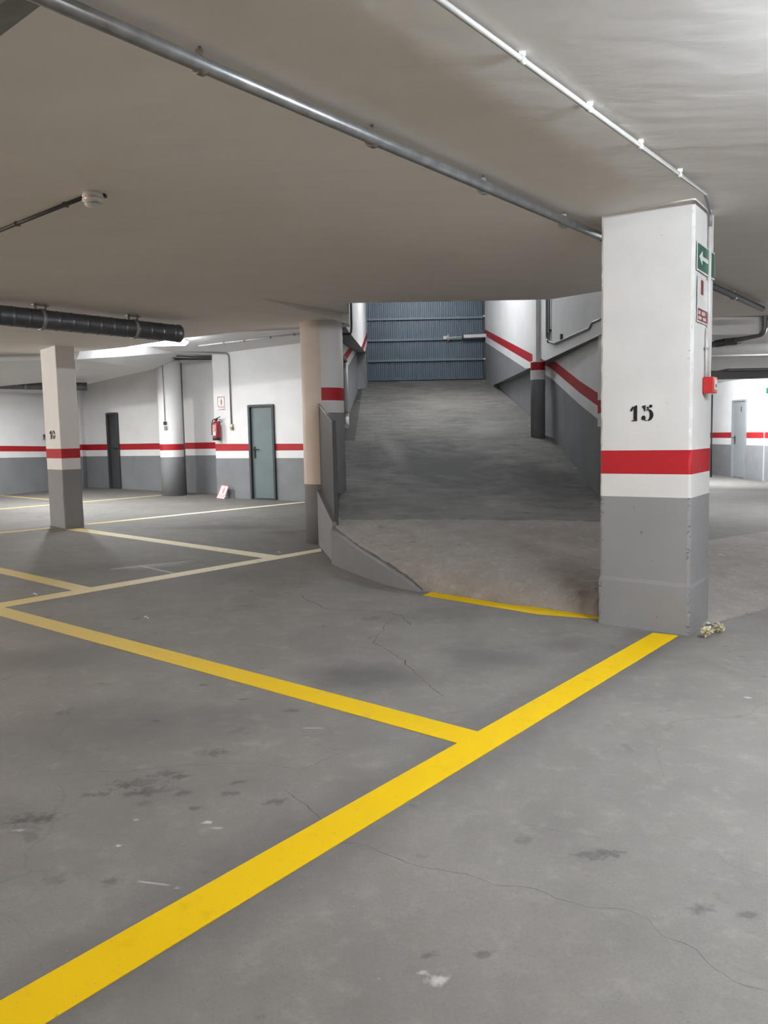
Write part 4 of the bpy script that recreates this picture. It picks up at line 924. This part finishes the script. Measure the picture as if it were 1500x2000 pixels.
def arc_patch(z0, z1, a0, a1, mat, name, rr_=r_ + .0015):
    m = MB(); n = 10; b0 = math.atan2(nW.y, nW.x)
    for k in range(n):
        A_, B_ = b0 + lerp(a0, a1, k / n), b0 + lerp(a0, a1, (k + 1) / n)
        P = lambda a_, z: Vector((c0.x + rr_ * math.cos(a_), c0.y + rr_ * math.sin(a_), z)); m.face([P(A_, z0), P(B_, z0), P(B_, z1), P(A_, z1)]).smooth = True
    m.build(name, mat, ext)
LAB = plain('extinguisher_label', (0.55, 0.30, 0.27, 1), 0.4, 0, 0.25); LAB2 = plain('extinguisher_label_pale', (0.62, 0.52, 0.56, 1), 0.4, 0, 0.2)
arc_patch(zt_ - .23, zt_ - .07, -.75, .6, LAB, 'label'); arc_patch(zb_ + .09, zb_ + .17, -.6, .45, LAB2, 'label')
m = MB(); m.box(c0 + ez * (zt_ - .05) - nW * .088, (.05, .03, .10), RW); m.build('wall_hook', DGREY, ext)
# call point with its conduit
cpz = W_(453, 834, .02); cpt = thing('junction_box', cpz, 'beige switch box on the wall between extinguisher and green door', 'switch')
m = MB(); m.box(cpz + ez * .02 + nW * .005, (.085, .05, .085), RW); m.build('box', BEIGE, cpt, .006); m = MB(); m.box(cpz + eW * .02 - ez * .03 + nW * .012, (.055, .05, .065), RW); m.build('socket', BROWN, cpt, .006)
m = MB(); m.box(cpz + ez * .025 + nW * .032, (.035, .006, .04), RW); m.build('rocker', SIGNW, cpt)
con = thing('wall_conduit', W_(452, 830, .02), 'grey conduit running down the wall to the beige switch box', 'conduit')
k5 = W_(447, 693, .02); k6 = W_(453, 829, .02); tp = fzc(k6.x, k6.y) - .03
m = MB(); m.tube(bend([(k6.x, k6.y, k6.z), (k6.x, k6.y, tp), Vector((k6.x, k6.y, tp)) + nW * 1.6 - eW * .9], .09), .016, 10); m.build('conduit_run', CONG, con)
# conduit along the ceiling above that wall
con = thing('ceiling_conduit', (-2.6, 15.4, 3.3), 'white conduit on the back ceiling running above the green door', 'conduit')
k7, k8 = atZ(592, 656, 3.30), atZ(388, 680, 3.20)
k7.z = fzc(k7.x, k7.y) - .015; k8.z = fzc(k8.x, k8.y) - .015
m = MB(); m.tube([k7, k8], .014, 10); m.build('conduit_run', CONW, con)
for t in (0.08, 0.3, 0.55, .75): 
    q = k7.lerp(k8, t); m = MB(); m.box(q, (.035, .04, .045)); m.build('clip', CONG, con)
# cable bundle running to the block's corner
grpc = 'dark cables under the back ceiling'
for i, (ya, yb, x0) in enumerate(((690, 694, 355), (695, 697.5, 345), (698, 701, 310), (702, 700, 150))):
    pa, pb = atY(x0, ya, 17.0), atY(413.5, yb if i < 3 else 701.5, 17.6); m = MB()
    m.tube([pa, pa.lerp(pb, .5) - ez * .01, pb], .014, 8)
    tag(m.build('ceiling_cable', DGREY), ['topmost of the dark cables reaching the wall corner beside the lamp', 'second dark cable from the top beside the lamp', 'third dark cable from the top beside the lamp', 'lowest and longest dark cable, passing behind the numbered 10 pillar'][i], 'cable', grpc)
pa, pb = atY(146, 716.5, 16.0), atY(222, 719.5, 16.5); m = MB(); m.tube([pa, pb], .016, 8); tag(m.build('ceiling_cable', DGREY), 'short dark pipe under the soffit right of the numbered 10 pillar', 'pipe')
pa, pb = atY(-60, 703, 13.6), atY(85, 712, 14.6); m = MB(); m.tube([pa, pb], .02, 8); tag(m.build('ceiling_cable', DGREY), 'dark pipe under the soffit left of the numbered 10 pillar', 'pipe')
# switch on the white round column
cx, cy, rr = BC; f0 = onp(322, 822, (cx - 1, cy - rr - .02), (cx + 1, cy - rr - .02)); a_ = (f0.x - cx)
yy = cy - math.sqrt(max(0.001, rr * rr - a_ * a_)); sw = thing('column_switch', (f0.x, yy - .02, f0.z), 'small black and grey switches on the white round column', 'switch')
m = MB(); m.box((f0.x, yy - .02, zat((f0.x, yy), 826.5)), (.06, .05, .075)); m.build('upper_box', DARK, sw, .005)
m = MB(); m.box((f0.x + .008, yy - .02, zat((f0.x, yy), 836)), (.06, .05, .085)); m.build('lower_box', CONG, sw, .005)
m = MB(); m.tube([(f0.x, yy - .012, zat((f0.x, yy), 822)), (f0.x, yy - .012, 3.2)], .01, 8); tag(m.build('wall_conduit', CONG), 'thin conduit running down the white round column to its switches', 'conduit')
# dark gap pipe beside that column
p = F(358.5, 967); m = MB(); m.tube([(p.x, p.y + .25, p.z), (p.x, p.y + .25, 3.15)], .02, 10); tag(m.build('wall_pipe', CONG), 'grey pipe standing just right of the white round column', 'pipe')
# little box on the left wall
q = onp(88, 853.5, La, Lb_, .02); m = MB(); m.box(q, (.06, .10, .13)); sbx = thing('wall_switch', q, 'tiny dark switch on the far left wall beside pillar 10', 'switch'); m.build('box', CONG, sbx, .005); m = MB(); m.box(q + Vector((.02, -.03, .02)), (.05, .05, .05)); m.build('rocker', DARK, sbx)
# ------------------------------------------------------------------ FITTINGS in the ramp
dp_ = thing('downpipe', (xLL(15.35) + .05, 15.4, rz(15.4)), 'white downpipe with a bent foot on the left wall of the ramp', 'pipe')
xx = xLL(15.4) + .055; y_ = 15.45; zt_ = atY(678, 708, y_).z; zb_ = atY(678, 806, y_).z
m = MB(); m.tube([(xx, y_, zt_), (xx, y_, zb_)], .042, 14); m.build('pipe_run', CONW, dp_)
m = MB(); m.tube(bend([(xx, y_, zt_ - .01), (xx, y_, zt_ + .06), (xx - .02, y_ - .9, zt_ + .03), (xx-.02, y_ - 1.1, zt_ - .0)], .09), .036, 12); m.build('top_bend', CONG, dp_)
m = MB(); m.tube(bend([(xx, y_, zb_ + .01), (xx, y_, zb_ - .10), (xx + .02, y_ - .55, zb_ - .26)], .1), .045, 12); m.build('foot_bend', CONW, dp_)
m = MB(); m.lathe([(.05, -.015), (.05, .015)], (xx, y_, zb_), 14); m.build('collar', CONG, dp_)
cl = thing('wall_conduit', (xLU(11.4) + .02, 11.4, 3.0), 'dark conduit rising on the upper left wall of the ramp', 'conduit')
k9 = onp(686, 640, LU0, LU1, .02); Yk = k9.y
m = MB(); m.tube(bend([Vector((xLU(Yk) - .55, Yk - .3, zsof(Yk) - .02)), Vector((xLU(Yk) + .015, Yk - .05, zsof(Yk) - .02)), (xLU(Yk) + .025, Yk, zsof(Yk) + .1), (xLU(Yk) + .025, Yk, 4.6)], .05), .016, 10); m.build('conduit_run', DGREY, cl)
onX = lambda px, py, X: CAM + ray(px, py) * (X / ray(px, py).x)
cr = thing('ramp_conduit', onX(1072, 672, XR - .03), 'two grey conduits dropping down the right wall of the ramp', 'conduit')
a0 = onX(1066, 590, XR - .03); a1 = onX(1071, 668, XR - .03); yv = a1.y
zt_ = 4.6
m = MB(); m.tube(bend([(XR - .03, yv + .12, zt_), (XR - .03, yv + .12, a1.z + .06), (XR - .03, yv, a1.z - .0)], .12), .022, 10); m.build('conduit_run', CONG, cr)
a2, a3, a4 = onX(1084, 671, XR - .03), onX(1152, 641, XR - .03), onX(1156, 631, XR - .03); a5 = onX(1200, 612, XR - .03)
m = MB(); m.tube(bend([(XR - .03, yv - .06, zt_), (XR - .03, yv - .06, a1.z), a2, a3, a4, a5], .06), .018, 10); m.build('conduit_run', CONG, cr)
for z in (onX(1070, 647, XR - .03).z,):
    m = MB(); m.box((XR - .02, yv + .03, z), (.03, .30, .03)); m.build('clip', DGREY, cr)
q = onX(1097, 659, XR - .02); m = MB(); m.box(q, (.04, .06, .1)); m.build('clip', DGREY, cr)
# ------------------------------------------------------------------ PIPES on the right
def runp(pts, r, mat, name, label, cat='pipe', n=12, rb=.06, grp=None):
    m = MB(); m.tube(bend(pts, rb), r, n); o = m.build(name, mat); tag(o, label, cat, grp); return o
by = bY - .05
runp([atY(1370, 610.5, by), atY(1487, 609, by)], .03, STEEL, 'beam_pipe', 'dark pipe along the top of the white beam on the right')
runp([atY(1370, 607.5, by - .08), atY(1484, 606.5, by - .08)], .009, CONW, 'beam_conduit', 'thin white conduit just above the dark beam pipe on the right', 'conduit', 8)
runp([atY(1370, 618, by), atY(1486, 616.5, by)], .012, CONG, 'beam_conduit', 'thin grey conduit under the dark beam pipe on the right', 'conduit', 8)
runp([atY(1489, 604, by), atY(1494, 608, by), atY(1493, 652, by), atY(1440, 664, by + .5), atY(1360, 681, by + .9)], .036, STEEL, 'elbow_pipe', 'dark pipe bending down the end of the beam and back under it', 'pipe', 12, .1)
m = MB(); q = atY(1424, 668, by + .55); m.box(q, (.18, .12, .09)); m.tube([q - Vector((.2, 0, .02)), q + Vector((.16, 0, .02))], .05, 12); tag(m.build('pipe_coupling', DGREY), 'dark coupling on the bent pipe under the beam', 'coupling')
runp([atY(1360, 675, by + .5), atY(1424, 668, by + .55)], .03, DGREY, 'branch_pipe', 'dark branch pipe reaching the coupling from behind the pillar')
m = MB(); q = atY(1370, 733, 18.8); m.box((7.9, 18.9, q.z), (3.2, .25, .19)); tag(m.build('cable_tray', DGREY), 'long black duct box above the bright wall on the right', 'duct')
runp([atY(1370, 731, 18.2), atY(1400, 726, 18.2), atY(1424, 721, 18.2), atY(1540, 719.5, 18.2)], .02, DGREY, 'tray_pipe', 'thin dark pipe above the black duct box on the right')
for i, px in enumerate((1424, 1438)):
    m = MB(); q = atY(px, 719, 18.2); m.tube([q - ez * .02, q + ez * (z1 - q.z)], .012, 8); tag(m.build('hanger_rod', DGREY), ['left hanger rod of the thin dark pipe on the right', 'right hanger rod of the thin dark pipe on the right'][i], 'hanger', 'hanger rods over the right bay')
# exit sign cut by the right edge
p = onR(1496.5, 769, .03); q = onR(1525, 769, .03); t = onR(1496.5, 757.5, .03).z; es_ = thing('exit_sign', p, 'small green sign on the bright wall at the right edge of the photo', 'sign')
m = MB(); e = (q - p); e.z = 0; nn = Vector((e.y, -e.x, 0)).normalized(); 
if nn.dot(-p) < 0: nn = -nn
m.slab([p, p + e, p + e + ez * (t - p.z), p + ez * (t - p.z)], nn * .006); m.build('panel', GREEN, es_)
m = MB(); pp = p + nn * .006; ee = e.normalized(); h = t - p.z
m.slab([pp + ee * .13 + ez * h * .2, pp + ee * .20 + ez * h * .2, pp + ee * .20 + ez * h * .8, pp + ee * .13 + ez * h * .8], nn * .002); m.build('pictogram', SIGNW, es_)
# vertical trim lines of the bright wall
p = onR(1492, 850, .02); m = MB(); m.box((p.x + .012, p.y, 1.6), (.03, .012, 3.0)); struct(m.build('trim_1', WHITE))
# ------------------------------------------------------------------ LITTER
def crumple(p, r, label, seed):
    m = MB(); bmesh.ops.create_icosphere(m.bm, subdivisions=4, radius=r)
    for v in m.bm.verts:
        d = v.co.normalized(); k = 0.62 + .55 * noise.noise(d * 2.4 + Vector((seed, 0, 0))) + .45 * abs(noise.noise(d * 5.5 + Vector((0, seed, 0)))) + .25 * noise.noise(d * 13)
        v.co = d * r * k; v.co.z *= .85
    lo = min(v.co.z for v in m.bm.verts); m.bm.transform(Matrix.Translation((p.x, p.y, p.z - lo)))
    o = m.build('crumpled_ball', BALL); tag(o, label, 'litter', 'crumpled balls by the pillar')
crumple(F(1381, 1247), .047, 'crumpled yellowish ball nearer to the pillar foot, left of its pair', 3.1)
crumple(F(1405, 1236), .045, 'crumpled yellowish ball farther from the pillar foot, right of its pair', 8.7)
def scrap(p, l, w, rot, label, tilt=0):
    m = MB(); R3 = Matrix.Rotation(rot, 3, 'Z'); n = 4
    for k in range(n):
        z = lambda t: .004 + .008 * math.sin(t * 5 + rot)
        x0, x1 = l * (k / n - .5), l * ((k + 1) / n - .5)
        lo = [p + R3 @ Vector((x0, -w / 2, 0)) + ez * z(k / n), p + R3 @ Vector((x1, -w / 2, 0)) + ez * z((k + 1) / n), p + R3 @ Vector((x1, w / 2, 0)) + ez * z((k + 1) / n), p + R3 @ Vector((x0, w / 2, 0)) + ez * z(k / n)]
        m.hexa(lo, [v + ez * .003 for v in lo])
    tag(m.build('paper_scrap', PAPER), label, 'litter', 'white scraps of litter')
q = F(1410, 1085, .10); scrap(q, .07, .022, -.25, 'white stub lying on the rough floor right of the pillar')
q = F(1372, 1222); scrap(Vector((q.x + .06, q.y, q.z + .01)), .05, .03, .4, 'tiny pale chip at the back foot of the numbered 15 pillar')
q = F(628, 1074.5); scrap(q, .06, .05, .8, 'small white chip at the end of the worn line by the low wall')
q = F(546, 1079.5); scrap(q, .035, .03, .3, 'white crumb on the floor above the junction of two worn lines')
q = F(68.5, 1161.5); scrap(q, .04, .035, .2, 'white crumb between the two worn lines at the left')
q = F(286, 1207); scrap(q, .035, .03, .2, 'white crumb on the floor under the worn line in the middle left')
def onramp(px, py):
    lo, hi = 7.0, 22.5
    for _ in range(40):
        mdl = (lo + hi) / 2; p = atY(px, py, mdl)
        if p.z > rz(mdl): lo = mdl
        else: hi = mdl
    p = atY(px, py, lo); p.z = rz(p.y); return p
for px, py, l, lab in ((786, 746, .16, 'white litter lying against the middle of the blue gate'), (944, 744.5, .08, 'pale litter in the right corner of the blue gate'), (1125, 915, .06, 'white crumb near the right wall low on the ramp'),
                   (1027, 819, .09, 'white litter by the right wall left of the slim ramp column'), (1038, 832, .10, 'white litter touching the foot of the slim ramp column'), (704, 784, .18, 'white litter in the gutter on the left of the ramp'), (731, 778, .10, 'white litter on the ramp near the left gutter')):
    scrap(onramp(px, py), l, l * .35, .2, lab)
# ------------------------------------------------------------------ CAMERA and view
cam = bpy.data.cameras.new('camera'); co = bpy.data.objects.new('camera', cam); COL.objects.link(co)
M3 = Matrix((RM.col[0], -RM.col[1], -RM.col[2])).transposed(); co.matrix_world = Matrix.Translation(CAM) @ M3.to_4x4()
cam.sensor_fit = 'VERTICAL'; cam.sensor_height = 24.0; cam.sensor_width = 18.0; cam.lens = FPX / 2000.0 * 24.0; cam.clip_start = 0.05; cam.clip_end = 200
SC.camera = co
w = bpy.data.worlds.new('world'); SC.world = w; w.use_nodes = True; w.node_tree.nodes['Background'].inputs[0].default_value = (0.5, 0.5, 0.5, 1); w.node_tree.nodes['Background'].inputs[1].default_value = 0.05
SC.view_settings.view_transform = 'Standard'; SC.view_settings.look = 'None'; SC.view_settings.gamma = 1; SC.view_settings.use_curve_mapping = False
SC.view_settings.exposure = 1.0
